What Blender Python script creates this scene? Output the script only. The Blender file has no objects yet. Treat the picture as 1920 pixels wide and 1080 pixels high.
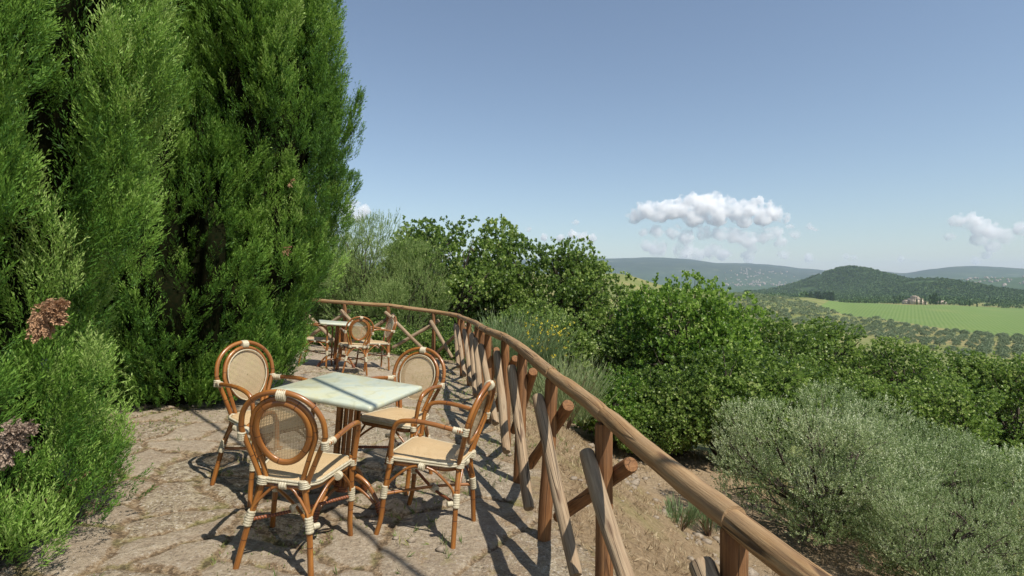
import bpy, math, random
import numpy as np
from mathutils import Vector, Matrix

sc = bpy.context.scene
# ------------------------------------------------------------------ camera
CAMZ = 1.632
FPX = 1079.0
HORIZ = 525.0
cam_d = bpy.data.cameras.new('camera')
cam = bpy.data.objects.new('camera', cam_d)
sc.collection.objects.link(cam)
cam.location = (0, 0, CAMZ)
cam.rotation_euler = (math.radians(90), 0, 0)
cam_d.sensor_width = 36
cam_d.lens = FPX / 1920 * 36
cam_d.shift_y = -(540 - HORIZ) / 1920
cam_d.clip_start = 0.05
cam_d.clip_end = 90000
sc.camera = cam
# ------------------------------------------------------------------ world, sun
SUN = Vector((0.50, -0.46, 1.0)).normalized()
w = bpy.data.worlds.new('World'); sc.world = w; w.use_nodes = True
nt = w.node_tree; nt.nodes.clear()
sky = nt.nodes.new('ShaderNodeTexSky'); sky.sky_type = 'NISHITA'; sky.sun_disc = False
sky.sun_elevation = math.asin(SUN.z); sky.sun_rotation = math.atan2(SUN.x, SUN.y)
sky.air_density = 1.1; sky.dust_density = 0.6; sky.ozone_density = 2.0; sky.altitude = 300
bg = nt.nodes.new('ShaderNodeBackground'); bg.inputs[1].default_value = 0.092
wo = nt.nodes.new('ShaderNodeOutputWorld')
hs = nt.nodes.new('ShaderNodeHueSaturation'); hs.inputs['Saturation'].default_value = .86
ml = nt.nodes.new('ShaderNodeMix'); ml.data_type = 'RGBA'; ml.blend_type = 'MULTIPLY'; ml.inputs[0].default_value = 1; ml.inputs[7].default_value = (.93, .975, 1.0, 1)
nt.links.new(sky.outputs[0], hs.inputs['Color']); nt.links.new(hs.outputs[0], ml.inputs[6]); nt.links.new(ml.outputs[2], bg.inputs[0]); nt.links.new(bg.outputs[0], wo.inputs[0])
sl = bpy.data.lights.new('sun', 'SUN'); sl.energy = 4.6; sl.angle = math.radians(0.5); sl.color = (1.0, 0.95, 0.86)
so = bpy.data.objects.new('sun', sl); sc.collection.objects.link(so)
so.rotation_euler = SUN.to_track_quat('Z', 'Y').to_euler(); so.location = (5, -5, 12)
sc.view_settings.view_transform = 'Standard'; sc.view_settings.look = 'None'
sc.view_settings.exposure = 0.45; sc.view_settings.gamma = 1.0
sc.render.engine = 'CYCLES'
cy = sc.cycles
cy.max_bounces = 14; cy.diffuse_bounces = 4; cy.glossy_bounces = 2; cy.transmission_bounces = 6
cy.transparent_max_bounces = 24; cy.volume_bounces = 14
cy.caustics_reflective = False; cy.caustics_refractive = False

# ------------------------------------------------------------------ helpers
C = sc.collection
RNG = np.random.default_rng(7)

def link(o, parent=None):
    C.objects.link(o)
    if parent is not None: o.parent = parent
    return o
def tag(o, label=None, cat=None, group=None, kind=None):
    if label: o['label'] = label
    if cat: o['category'] = cat
    if group: o['group'] = group
    if kind: o['kind'] = kind
    return o
def empty(name, loc=(0, 0, 0), mat=None):
    o = bpy.data.objects.new(name, None); C.objects.link(o)
    o.empty_display_size = 0.2
    if mat is not None: o.matrix_world = mat
    else: o.location = loc
    return o
def copy_tree(o, parent=None):
    c = o.copy(); C.objects.link(c)
    if parent is not None: c.parent = parent
    for ch in list(o.children): copy_tree(ch, c)
    return c

def raw_mesh(name, V, F, smooth=True, attrs=None):
    """V (n,3); F list of int arrays (m,k)"""
    V = np.asarray(V, np.float32)
    if isinstance(F, np.ndarray): F = [F]
    F = [np.asarray(f, np.int32) for f in F if len(f)]
    me = bpy.data.meshes.new(name)
    me.vertices.add(len(V)); me.vertices.foreach_set('co', V.ravel())
    nl = sum(f.size for f in F); npoly = sum(len(f) for f in F)
    me.loops.add(nl); me.polygons.add(npoly)
    me.loops.foreach_set('vertex_index', np.concatenate([f.ravel() for f in F]))
    starts = []; s = 0
    for f in F:
        k = f.shape[1]; starts.append(s + np.arange(len(f)) * k); s += f.size
    me.polygons.foreach_set('loop_start', np.concatenate(starts).astype(np.int32))
    me.update(calc_edges=True)
    if smooth: me.polygons.foreach_set('use_smooth', np.ones(npoly, bool))
    for k, (typ, arr) in (attrs or {}).items():
        a = me.attributes.new(k, typ, 'POINT')
        a.data.foreach_set({'FLOAT': 'value', 'FLOAT_VECTOR': 'vector', 'FLOAT_COLOR': 'color'}[typ], np.asarray(arr, np.float32).ravel())
    return me
def mobj(name, me, mat, parent=None):
    o = bpy.data.objects.new(name, me)
    if mat is not None and not me.materials: me.materials.append(mat)
    return link(o, parent)

def catmull(P, n=6):
    P = np.asarray(P, float)
    if len(P) < 3: return np.array([P[0] + (P[-1] - P[0]) * t for t in np.linspace(0, 1, n + 1)])
    E = np.vstack([2 * P[0] - P[1], P, 2 * P[-1] - P[-2]])
    out = []
    for i in range(1, len(E) - 2):
        p0, p1, p2, p3 = E[i - 1:i + 3]
        for t in np.arange(n) / n:
            out.append(.5 * ((2 * p1) + (-p0 + p2) * t + (2 * p0 - 5 * p1 + 4 * p2 - p3) * t * t + (-p0 + 3 * p1 - 3 * p2 + p3) * t ** 3))
    out.append(P[-1])
    return np.array(out)

class MB:
    def __init__(s): s.V = []; s.Q = []; s.T = []; s.tc = []; s.n = 0
    def add(s, V, Q=None, T=None, tc=None):
        V = np.asarray(V, float)
        if Q is not None and len(Q): s.Q.append(np.asarray(Q, int) + s.n)
        if T is not None and len(T): s.T.append(np.asarray(T, int) + s.n)
        s.V.append(V); s.tc.append(V if tc is None else np.asarray(tc, float)); s.n += len(V)
    def tube(s, P, r, sides=10, closed=False, cap=True, s0=0.0, flat=None):
        P = np.asarray(P, float); n = len(P); r = np.broadcast_to(np.asarray(r, float), (n,))
        if closed: tan = np.roll(P, -1, 0) - np.roll(P, 1, 0)
        else: tan = np.gradient(P, axis=0)
        tan /= np.linalg.norm(tan, axis=1)[:, None] + 1e-12
        up = np.array([0, 0, 1.]) if abs(tan[0][2]) < .9 else np.array([0, 1., 0])
        u = np.cross(up, tan[0]); u /= np.linalg.norm(u)
        U = [u]
        for i in range(1, n):
            u = U[-1] - tan[i] * (U[-1] @ tan[i]); u /= np.linalg.norm(u); U.append(u)
        U = np.array(U); W = np.cross(tan, U)
        L = np.concatenate([[0], np.cumsum(np.linalg.norm(np.diff(P, axis=0), axis=1))]) + s0
        a = np.arange(sides) / sides * 2 * math.pi
        ca, sa = np.cos(a), np.sin(a)
        V = P[:, None] + r[:, None, None] * (ca[None, :, None] * U[:, None] + sa[None, :, None] * W[:, None])
        if flat is not None:   # squash against an axis
            V = P[:, None] + (V - P[:, None]) * np.asarray(flat)[None, None]
        tc = np.stack([r[:, None] * ca[None], r[:, None] * sa[None], np.repeat(L[:, None], sides, 1)], -1)
        i = np.arange(n if closed else n - 1)[:, None]; j = np.arange(sides)[None]
        i2 = (i + 1) % n; j2 = (j + 1) % sides
        Q = np.stack([i * sides + j, i * sides + j2, i2 * sides + j2, i2 * sides + j], -1).reshape(-1, 4)
        base = s.n
        s.add(V.reshape(-1, 3), Q, None, tc.reshape(-1, 3))
        if cap and not closed:
            for e, idx in ((0, 0), (1, n - 1)):
                ring = V[idx]; rim = ring - (tan[idx] * (-1 if e == 0 else 1)) * 0
                Vc = np.vstack([ring, P[idx][None] + tan[idx] * (r[idx] * .12) * (1 if e else -1)])
                tcc = np.vstack([tc[idx], [0, 0, L[idx]]])
                jj = np.arange(sides); k2 = (jj + 1) % sides
                T = np.stack([jj, k2, np.full(sides, sides)], -1)
                if e == 0: T = T[:, ::-1]
                s.add(Vc, None, T, tcc)
    def box(s, c, h, R=None):
        v = np.array([[x, y, z] for x in (-1, 1) for y in (-1, 1) for z in (-1, 1)], float) * np.asarray(h)
        if R is not None: v = v @ np.asarray(R).T
        v = v + np.asarray(c)
        s.add(v, [[0, 1, 3, 2], [4, 6, 7, 5], [0, 4, 5, 1], [2, 3, 7, 6], [0, 2, 6, 4], [1, 5, 7, 3]])
    def mesh(s, name, smooth=True):
        F = []
        if s.Q: F.append(np.vstack(s.Q))
        if s.T: F.append(np.vstack(s.T))
        return raw_mesh(name, np.vstack(s.V), F, smooth, {'tc': ('FLOAT_VECTOR', np.vstack(s.tc))})
    def build(s, name, mat, parent=None, smooth=True):
        return mobj(name, s.mesh(name, smooth), mat, parent)

# ---- value noise in numpy
_perm = np.random.default_rng(3).random((64, 64, 64)).astype(np.float32)
def vnoise(x, y, z=0.0, oct=1, gain=.5):
    x = np.asarray(x, float); y = np.asarray(y, float); z = np.asarray(z, float) + np.zeros_like(x)
    tot = 0; amp = 1; nrm = 0
    for o in range(oct):
        xi, yi, zi = np.floor(x).astype(int), np.floor(y).astype(int), np.floor(z).astype(int)
        fx, fy, fz = x - xi, y - yi, z - zi
        fx, fy, fz = [f * f * (3 - 2 * f) for f in (fx, fy, fz)]
        v = 0
        for a in (0, 1):
            for b in (0, 1):
                for c in (0, 1):
                    v = v + _perm[(xi + a) % 64, (yi + b) % 64, (zi + c) % 64] * (fx if a else 1 - fx) * (fy if b else 1 - fy) * (fz if c else 1 - fz)
        tot = tot + amp * (v * 2 - 1); nrm += amp; amp *= gain
        x = x * 2.03 + 11.7; y = y * 2.03 + 5.3; z = z * 2.03 + 7.9
    return tot / nrm

# ------------------------------------------------------------------ materials
def new_mat(name):
    m = bpy.data.materials.new(name); m.use_nodes = True
    t = m.node_tree; t.nodes.clear()
    out = t.nodes.new('ShaderNodeOutputMaterial')
    return m, t, out
class N:
    def __init__(s, t): s.t = t
    def __call__(s, typ, ins=None, **kw):
        n = s.t.nodes.new('ShaderNode' + typ)
        for k, v in kw.items(): setattr(n, k, v)
        for k, v in (ins or {}).items():
            i = n.inputs[k]
            if isinstance(v, bpy.types.NodeSocket): s.t.links.new(v, i)
            else:
                if i.type == 'RGBA' and len(v) == 3: v = (*v, 1)
                i.default_value = v
        return n
    def ramp(s, fac, stops, interp='LINEAR'):
        n = s.t.nodes.new('ShaderNodeValToRGB'); n.color_ramp.interpolation = interp
        e = n.color_ramp.elements
        while len(e) < len(stops): e.new(0.5)
        for k, (p, c) in zip(e, stops):
            k.position = p; k.color = (*c, 1) if len(c) == 3 else c
        s.t.links.new(fac, n.inputs[0]); return n.outputs[0]
    def mix(s, f, a, b, mode='MIX'):
        n = s.t.nodes.new('ShaderNodeMix'); n.data_type = 'RGBA'; n.blend_type = mode
        for i, v in ((0, f), (6, a), (7, b)):
            if isinstance(v, bpy.types.NodeSocket): s.t.links.new(v, n.inputs[i])
            else: n.inputs[i].default_value = v if i == 0 else ((*v, 1) if len(v) == 3 else v)
        return n.outputs[2]
    def math(s, op, a, b=0.0, clamp=False):
        n = s.t.nodes.new('ShaderNodeMath'); n.operation = op; n.use_clamp = clamp
        for i, v in enumerate((a, b)):
            if isinstance(v, bpy.types.NodeSocket): s.t.links.new(v, n.inputs[i])
            else: n.inputs[i].default_value = v
        return n.outputs[0]
    def attr(s, name): return s('Attribute', attribute_name=name)
    def noise(s, vec, scale, detail=4, rough=.55, dist=0.0):
        return s('TexNoise', {'Vector': vec, 'Scale': scale, 'Detail': detail, 'Roughness': rough, 'Distortion': dist}).outputs[0]
    def scale(s, vec, k):
        n = s('VectorMath', {0: vec, 1: k}, operation='MULTIPLY'); return n.outputs[0]
    def bump(s, h, strength, dist):
        return s('Bump', {'Height': h, 'Strength': strength, 'Distance': dist}).outputs[0]

def mat_rattan():
    m, t, out = new_mat('rattan_lacquer'); n = N(t)
    tc = n.attr('tc').outputs['Vector']
    st = n.noise(n.scale(tc, (60, 60, 5)), 1, 4)
    big = n.noise(n.scale(tc, (10, 10, 7)), 1, 2)
    col = n.ramp(st, [(.3, (.15, .052, .011)), (.6, (.32, .125, .025)), (.8, (.47, .215, .05))])
    col = n.mix(n.math('MULTIPLY', n.math('SUBTRACT', big, .45, True), 1.6, True), col, (.17, .045, .012))
    sep = n('SeparateXYZ', {0: tc}).outputs[2]
    fr = n.math('FRACT', n.math('DIVIDE', sep, .165))
    ring = n.math('LESS_THAN', fr, .028)
    col = n.mix(n.math('MULTIPLY', ring, .8), col, (.04, .012, .006))
    b = n('BsdfPrincipled', {'Base Color': col, 'Roughness': .34, 'Normal': n.bump(n.math('SUBTRACT', st, n.math('MULTIPLY', ring, .8)), .35, .002)})
    b.inputs['Coat Weight'].default_value = .25; b.inputs['Coat Roughness'].default_value = .2
    t.links.new(b.outputs[0], out.inputs[0]); return m
def mat_twist():
    m, t, out = new_mat('rattan_wrapped'); n = N(t)
    tc = n.attr('tc').outputs['Vector']
    s = n('SeparateXYZ', {0: tc})
    ang = n.math('ARCTAN2', s.outputs[0], s.outputs[1])
    wv = n.math('SINE', n.math('ADD', n.math('MULTIPLY', s.outputs[2], 420.0), ang))
    col = n.mix(n.math('ADD', n.math('MULTIPLY', wv, .5), .5), (.10, .028, .012), (.26, .085, .03))
    b = n('BsdfPrincipled', {'Base Color': col, 'Roughness': .45, 'Normal': n.bump(wv, .6, .002)})
    t.links.new(b.outputs[0], out.inputs[0]); return m
def mat_binding():
    m, t, out = new_mat('cream_binding'); n = N(t)
    tc = n.attr('tc').outputs['Vector']
    v = n.noise(tc, 160, 3)
    col = n.ramp(v, [(.3, (.34, .29, .18)), (.6, (.52, .46, .33)), (.8, (.62, .57, .44))])
    b = n('BsdfPrincipled', {'Base Color': col, 'Roughness': .5})
    t.links.new(b.outputs[0], out.inputs[0]); return m
def mat_cane(name, axes, pitch, hole, c1, c2):
    m, t, out = new_mat(name); n = N(t)
    o = n('TexCoord').outputs['Object']; s = n('SeparateXYZ', {0: o})
    fa = n.math('FRACT', n.math('DIVIDE', s.outputs[axes[0]], pitch)); fb = n.math('FRACT', n.math('DIVIDE', s.outputs[axes[1]], pitch))
    wv = n.math('MULTIPLY', n.math('SINE', n.math('MULTIPLY', fa, 6.283)), n.math('SINE', n.math('MULTIPLY', fb, 6.283)))
    col = n.mix(n.math('ADD', n.math('MULTIPLY', wv, .5), .5), c1, c2)
    col = n.mix(n.math('MULTIPLY', n.noise(o, 9, 3), .35), col, (.36, .22, .10))
    b = n('BsdfPrincipled', {'Base Color': col, 'Roughness': .55, 'Normal': n.bump(wv, .4, .001)})
    tr = n('BsdfTransparent')
    h = n.math('MULTIPLY', n.math('LESS_THAN', fa, hole), n.math('LESS_THAN', fb, hole))
    mx = n('MixShader', {0: h, 1: b.outputs[0], 2: tr.outputs[0]})
    t.links.new(mx.outputs[0], out.inputs[0]); return m
def mat_marble():
    m, t, out = new_mat('marbled_top'); n = N(t)
    o = n('TexCoord').outputs['Object']
    wv = n('TexWave', {'Vector': o, 'Scale': 1.6, 'Distortion': 9.0, 'Detail': 4.0, 'Detail Scale': 1.6, 'Detail Roughness': .6}).outputs[1]
    ns = n.noise(o, 5, 5, .6, 1.2)
    col = n.ramp(ns, [(.3, (.33, .37, .29)), (.46, (.44, .47, .38)), (.6, (.46, .46, .31)), (.75, (.40, .39, .22))])
    vein = n.ramp(wv, [(0, (1, 1, 1)), (.06, (0, 0, 0)), (1, (0, 0, 0))])
    col = n.mix(n.math('MULTIPLY', vein, .25), col, (.24, .25, .15))
    sp = n.noise(o, 90, 2)
    col = n.mix(n.math('MULTIPLY', n.math('GREATER_THAN', sp, .68), .3), col, (.3, .3, .22))
    b = n('BsdfPrincipled', {'Base Color': col, 'Roughness': .38, 'Normal': n.bump(ns, .08, .002)})
    t.links.new(b.outputs[0], out.inputs[0]); return m
def mat_log(name, ca, cb, cc, grey=.5, rough=.8):
    m, t, out = new_mat(name); n = N(t)
    tc = n.attr('tc').outputs['Vector']
    inf = n('ObjectInfo').outputs['Random']
    off = n('CombineXYZ', {0: n.math('MULTIPLY', inf, 7.0), 1: n.math('MULTIPLY', inf, 3.0), 2: n.math('MULTIPLY', inf, 31.0)}).outputs[0]
    v = n('VectorMath', {0: tc, 1: off}, operation='ADD').outputs[0]
    st = n.noise(n.scale(v, (90, 90, 4.5)), 1, 6, .65)
    pt = n.noise(n.scale(v, (9, 9, 3)), 1, 4, .6)
    col = n.ramp(st, [(.25, ca), (.5, cb), (.75, cc)])
    col = n.mix(n.math('MULTIPLY', n.ramp(pt, [(.42, (0, 0, 0)), (.62, (1, 1, 1))]), grey), col, (.27, .215, .145))
    cr = n('TexVoronoi', {'Vector': n.scale(v, (22, 22, .9)), 'Scale': 1.0}, feature='DISTANCE_TO_EDGE').outputs[0]
    crk = n.ramp(cr, [(0, (1, 1, 1)), (.012, (1, 1, 1)), (.03, (0, 0, 0))])
    crk = n.math('MULTIPLY', crk, n.ramp(n.noise(n.scale(v, (5, 5, 2)), 1, 3), [(.44, (0, 0, 0)), (.55, (1, 1, 1))]))
    col = n.mix(n.math('MULTIPLY', crk, .85), col, (.035, .02, .012))
    kn = n('TexVoronoi', {'Vector': n.scale(v, (14, 14, 3.2)), 'Scale': 1.0}).outputs[0]
    knot = n.ramp(kn, [(0, (1, 1, 1)), (.10, (.7, .7, .7)), (.17, (0, 0, 0))])
    col = n.mix(n.math('MULTIPLY', knot, .7), col, (.07, .028, .014))
    h = n.math('SUBTRACT', st, n.math('MULTIPLY', crk, 1.3))
    b = n('BsdfPrincipled', {'Base Color': col, 'Roughness': rough, 'Normal': n.bump(h, .7, .006)})
    b.inputs['Specular IOR Level'].default_value = .3
    t.links.new(b.outputs[0], out.inputs[0]); return m
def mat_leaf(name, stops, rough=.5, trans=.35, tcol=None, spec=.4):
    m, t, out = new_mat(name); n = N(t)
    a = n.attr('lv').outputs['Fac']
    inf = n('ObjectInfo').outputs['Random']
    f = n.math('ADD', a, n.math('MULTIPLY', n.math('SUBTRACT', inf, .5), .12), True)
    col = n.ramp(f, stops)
    b = n('BsdfPrincipled', {'Base Color': col, 'Roughness': rough}); b.inputs['Specular IOR Level'].default_value = spec
    tl = n('BsdfTranslucent', {'Color': n.mix(.5, col, tcol or stops[-1][1])})
    mx = n('MixShader', {0: trans, 1: b.outputs[0], 2: tl.outputs[0]})
    t.links.new(mx.outputs[0], out.inputs[0]); return m
def mat_bark(name, c1, c2):
    m, t, out = new_mat(name); n = N(t)
    tc = n.attr('tc').outputs['Vector']
    v = n.noise(n.scale(tc, (22, 22, 5)), 1, 5, .7)
    col = n.ramp(v, [(.3, c1), (.7, c2)])
    b = n('BsdfPrincipled', {'Base Color': col, 'Roughness': .9, 'Normal': n.bump(v, .8, .02)})
    t.links.new(b.outputs[0], out.inputs[0]); return m
def mat_flat(name, c1, c2, scale=3.0, rough=.8, coord='Object'):
    m, t, out = new_mat(name); n = N(t)
    o = n('TexCoord').outputs[coord]
    v = n.noise(o, scale, 4)
    b = n('BsdfPrincipled', {'Base Color': n.ramp(v, [(.3, c1), (.7, c2)]), 'Roughness': rough})
    t.links.new(b.outputs[0], out.inputs[0]); return m

M_rattan = mat_rattan(); M_twist = mat_twist(); M_bind = mat_binding(); M_marble = mat_marble()
M_back = mat_cane('cane_mesh', (0, 2), .0078, .52, (.40, .30, .17), (.60, .48, .31))
M_seat = mat_cane('cane_weave', (0, 1), .0062, .30, (.47, .33, .165), (.62, .465, .27))
M_rail = mat_log('weathered_rail', (.14, .066, .026), (.30, .175, .075), (.44, .295, .15), .30)
M_post = mat_log('stained_post', (.085, .032, .012), (.19, .082, .028), (.31, .155, .06), .12)
M_brace = mat_log('grey_brace', (.13, .085, .048), (.29, .20, .12), (.44, .33, .21), .5)
M_cyp = mat_leaf('cypress_leaf', [(0, (.018, .052, .010)), (.33, (.075, .175, .024)), (.62, (.21, .36, .055)), (1, (.46, .58, .19))], .55, .35, (.20, .34, .05), .25)
M_oak = mat_leaf('oak_leaf', [(0, (.018, .048, .010)), (.45, (.135, .21, .042)), (.75, (.27, .37, .085)), (1, (.45, .50, .18))], .45, .42, (.22, .36, .05), .4)
M_oakb = mat_leaf('bright_leaf', [(0, (.022, .07, .010)), (.45, (.125, .225, .030)), (.75, (.25, .38, .065)), (1, (.44, .54, .15))], .45, .42, (.26, .44, .05), .4)
M_olive = mat_leaf('olive_leaf', [(0, (.045, .075, .025)), (.45, (.205, .285, .10)), (.8, (.44, .50, .27)), (1, (.60, .64, .42))], .45, .3, (.28, .38, .11), .4)
M_broom = mat_leaf('broom_stem', [(0, (.04, .08, .025)), (.5, (.12, .19, .07)), (1, (.28, .32, .15))], .6, .15)
M_flower = mat_leaf('yellow_flower', [(0, (.45, .35, .02)), (1, (.75, .62, .05))], .6, .3)
M_dead = mat_leaf('dead_spray', [(0, (.18, .095, .045)), (.5, (.38, .22, .12)), (1, (.55, .37, .22))], .8, .15)
M_deadg = mat_leaf('grey_dead_spray', [(0, (.16, .11, .08)), (.5, (.30, .22, .16)), (1, (.42, .33, .25))], .8, .1)
M_straw = mat_leaf('dry_grass', [(0, (.18, .115, .060)), (.5, (.36, .26, .150)), (1, (.56, .46, .30))], .8, .2)
M_grass = mat_leaf('green_grass', [(0, (.06, .10, .02)), (.6, (.14, .21, .05)), (1, (.34, .32, .10))], .7, .25)
M_bark = mat_bark('dark_bark', (.035, .024, .017), (.10, .075, .055))
M_barkr = mat_bark('brown_bark', (.09, .045, .02), (.22, .13, .07))

# ------------------------------------------------------------------ layout
POSTS = [(1.00, -.35, .925), (.795, .65, .945), (.618, 1.60, .966), (.42, 2.60, 1.018), (.19, 3.455, 1.072), (.045, 4.34, 1.109), (-.054, 5.3, 1.104),
         (-.26, 6.2, 1.080), (-.384, 7.1, 1.046), (-.493, 8.0, 1.020), (-.66, 9.0, .998), (-.865, 10.0, .979), (-1.03, 11.3, .930),
         (-1.61, 11.75, .985), (-2.53, 11.75, 1.120), (-3.43, 11.85, 1.165), (-4.4, 12.0, 1.24)]   # foot x, y, rail axis height
_sy = np.array([-8, -3, 0, 2.5, 4.5, 6, 7.5, 9, 11, 14, 30]); _sz = np.array([-.10, -.08, 0, .072, .13, .09, .0, -.098, -.145, -.16, -.2])
_dy = np.linspace(-8, 30, 800); _dz = np.convolve(np.pad(np.interp(_dy, _sy, _sz), 20, 'edge'), np.ones(41) / 41, 'valid')
def terrace_z(x, y):
    xx = np.clip(x, -5.5, 3)
    return -.0953 * xx + np.interp(y, _dy, _dz)
# fence polyline extended, for the signed distance outward
FL = np.array([(2.6, -7.0)] + [(p[0], p[1]) for p in POSTS] + [(-7.5, 12.6), (-14, 14.5), (-30, 20)])
def fence_D(x, y):
    x = np.asarray(x, float); y = np.asarray(y, float)
    best = np.full(x.shape, 1e9); sg = np.zeros(x.shape)
    for a, b in zip(FL[:-1], FL[1:]):
        d = b - a; L2 = d @ d
        t = np.clip(((x - a[0]) * d[0] + (y - a[1]) * d[1]) / L2, 0, 1)
        px, py = a[0] + t * d[0], a[1] + t * d[1]
        dist = np.hypot(x - px, y - py)
        s = np.sign(d[0] * (y - a[1]) - d[1] * (x - a[0]))
        m = dist < best - 1e-9
        best = np.where(m, dist, best); sg = np.where(m, s, sg)
    return -sg * best          # positive outside (to the right of the path)
_FD = np.array([0, 15, 60, 150, 300, 450, 600, 800, 1000, 1300, 2000, 4000, 9000, 30000.])
_FP = np.array([-6000, 900, 1150, 1300, 1400, 1500, 1600, 1750, 1920, 2400, 9000.])
_FZ = np.array([
 [-5, -6, -8, -8, -3, 5, 3, -5, -20, -40, -50, -60, -70, -80],
 [-5, -6, -8, -8, -3, 5, 3, -5, -20, -40, -50, -60, -70, -80],
 [-5, -6, -10, -12, -6, 5, 2, -10, -30, -45, -50, -60, -70, -80],
 [-5, -6, -13, -22, -22, -10, -9, -20, -35, -45, -50, -60, -70, -80],
 [-5, -6, -15, -28, -31, -26, -19, -21, -35, -45, -50, -60, -70, -80],
 [-5, -6, -15, -30, -34, -33, -27, -24, -35, -45, -50, -60, -70, -80],
 [-5, -6, -15, -30, -36, -38, -37, -32, -38, -45, -50, -60, -70, -80],
 [-5, -6, -15, -30, -37, -40, -39, -35, -38, -45, -50, -60, -70, -80],
 [-5, -6, -15, -30, -38, -41, -42, -42, -43, -47, -50, -60, -70, -80],
 [-5, -6, -15, -30, -38, -41, -42, -42, -43, -47, -50, -60, -70, -80],
 [-5, -6, -15, -30, -38, -41, -42, -42, -43, -47, -50, -60, -70, -80]], float)
_lfd = np.log(_FD + 8)
def far_z(x, y):
    x = np.asarray(x, float); y = np.asarray(y, float)
    ye = np.maximum(y, .3 * np.hypot(x, y) + .01)
    px = 960 + FPX * x / ye; d = np.hypot(y, x * .35)
    fi = np.interp(np.log(np.maximum(d, 0) + 8), _lfd, np.arange(len(_FD))); pi = np.interp(px, _FP, np.arange(len(_FP)))
    i0 = np.minimum(fi.astype(int), len(_FD) - 2); j0 = np.minimum(pi.astype(int), len(_FP) - 2)
    u = fi - i0; v = pi - j0; u = u * u * (3 - 2 * u) * .5 + u * .5; v = v * v * (3 - 2 * v)
    z = (_FZ[j0, i0] * (1 - u) * (1 - v) + _FZ[j0, i0 + 1] * u * (1 - v) + _FZ[j0 + 1, i0] * (1 - u) * v + _FZ[j0 + 1, i0 + 1] * u * v)
    z = z + vnoise(x / 90, y / 90, 1.5, 3) * np.clip((d - 60) / 300, 0, 1) * 1.5
    # green wooded hill
    def bump(px0, d0, h, wx, wy, p=1.0):
        x0 = (px0 - 960) / FPX * d0
        r = ((x - x0) / wx) ** 2 + ((y - d0) / wy) ** 2
        return h * np.exp(-r ** p)
    z = z + bump(1588, 2200, 74, 118, 300, .85) + bump(1530, 2200, 16, 150, 320) + bump(1675, 2150, 32, 190, 300)
    z = z + bump(1745, 1700, 37, 150, 170) + bump(1850, 1500, 10, 150, 170) 
    rg = vnoise(x / 900, y / 900, 4.2, 5) 
    # far ridges
    def ridge(prof, d0, w, add=80):
        px2 = 960 + FPX * x / ye
        yy = np.interp(px2, prof[0], prof[1])
        top = (HORIZ - yy) / FPX * d0 + add
        g = np.exp(-np.abs((d - d0) / w) ** 1.7)
        return (top + 10) * g * (1 + .10 * rg * (1 - g))
    z = z + ridge(([-3000, 600, 900, 1100, 1165, 1230, 1290, 1345, 1400, 1440, 1480, 1530, 1600, 1700], [505, 495, 490, 488, 487, 486, 489, 496, 497, 499, 503, 511, 524, 545]), 9000, 1900)
    z = z + ridge(([1000, 1200, 1300, 1400, 1460, 1540, 1700], [512, 508, 506, 511, 517, 530, 545]), 7200, 900) * .55
    z = z + ridge(([1500, 1600, 1690, 1740, 1790, 1830, 1880, 1920, 2100, 2600, 9000], [545, 524, 516, 508, 502, 500, 503, 506, 509, 515, 505]), 7400, 1500, 125)
    z = z + ridge(([1560, 1700, 1780, 1850, 1920, 2100, 9000], [560, 545, 529, 524, 522, 528, 535]), 3900, 700) * .75
    z = z + (vnoise(x / 420, y / 420, 2.2, 4) * 16) * np.clip((d - 2600) / 3000, 0, 1)
    return z + CAMZ
_bD = np.array([-1, 0.25, .7, 1.5, 2.6, 3.1, 5.2, 8, 12, 18, 30])
_bZ = np.array([0, 0, -.14, -.60, -1.42, -1.60, -1.85, -2.7, -3.5, -4.1, -4.6])
def ground_z(x, y):
    x = np.asarray(x, float); y = np.asarray(y, float)
    D = fence_D(x, y)
    near = terrace_z(x, y) + np.interp(D, _bD, _bZ)
    r = np.hypot(x, y)
    wgt = np.clip((r - 14) / 24, 0, 1); wgt = wgt * wgt * (3 - 2 * wgt) * (D > 3)
    fz = far_z(x, y)
    z = near * (1 - wgt) + fz * wgt
    n = vnoise(x * .9, y * .9, 0, 3) * .06 * np.clip((D - .3) / 2, 0, 1)
    return z + n
def px_ground(px, py, it=40):
    """the ground point seen at photo pixel (px, py)"""
    dx, dz = (px - 960) / FPX, -(py - HORIZ) / FPX
    t = np.linspace(1, 60, 3000); z = ground_z(dx * t, t); f = CAMZ + dz * t - z
    i = np.argmax(f < 0); return dx * t[i], t[i], z[i]
def plane_matrix(x, y, th):
    e = .25
    z = float(terrace_z(np.float64(x), np.float64(y)))
    gx = (float(terrace_z(np.float64(x + e), np.float64(y))) - float(terrace_z(np.float64(x - e), np.float64(y)))) / (2 * e)
    gy = (float(terrace_z(np.float64(x), np.float64(y + e))) - float(terrace_z(np.float64(x), np.float64(y - e)))) / (2 * e)
    nrm = Vector((-gx, -gy, 1)).normalized()
    f = Vector((-math.sin(th), math.cos(th), 0)); f = (f - nrm * f.dot(nrm)).normalized()
    r = f.cross(nrm)
    M = Matrix((( r.x, f.x, nrm.x, x), (r.y, f.y, nrm.y, y), (r.z, f.z, nrm.z, z), (0, 0, 0, 1)))
    return M

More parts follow.
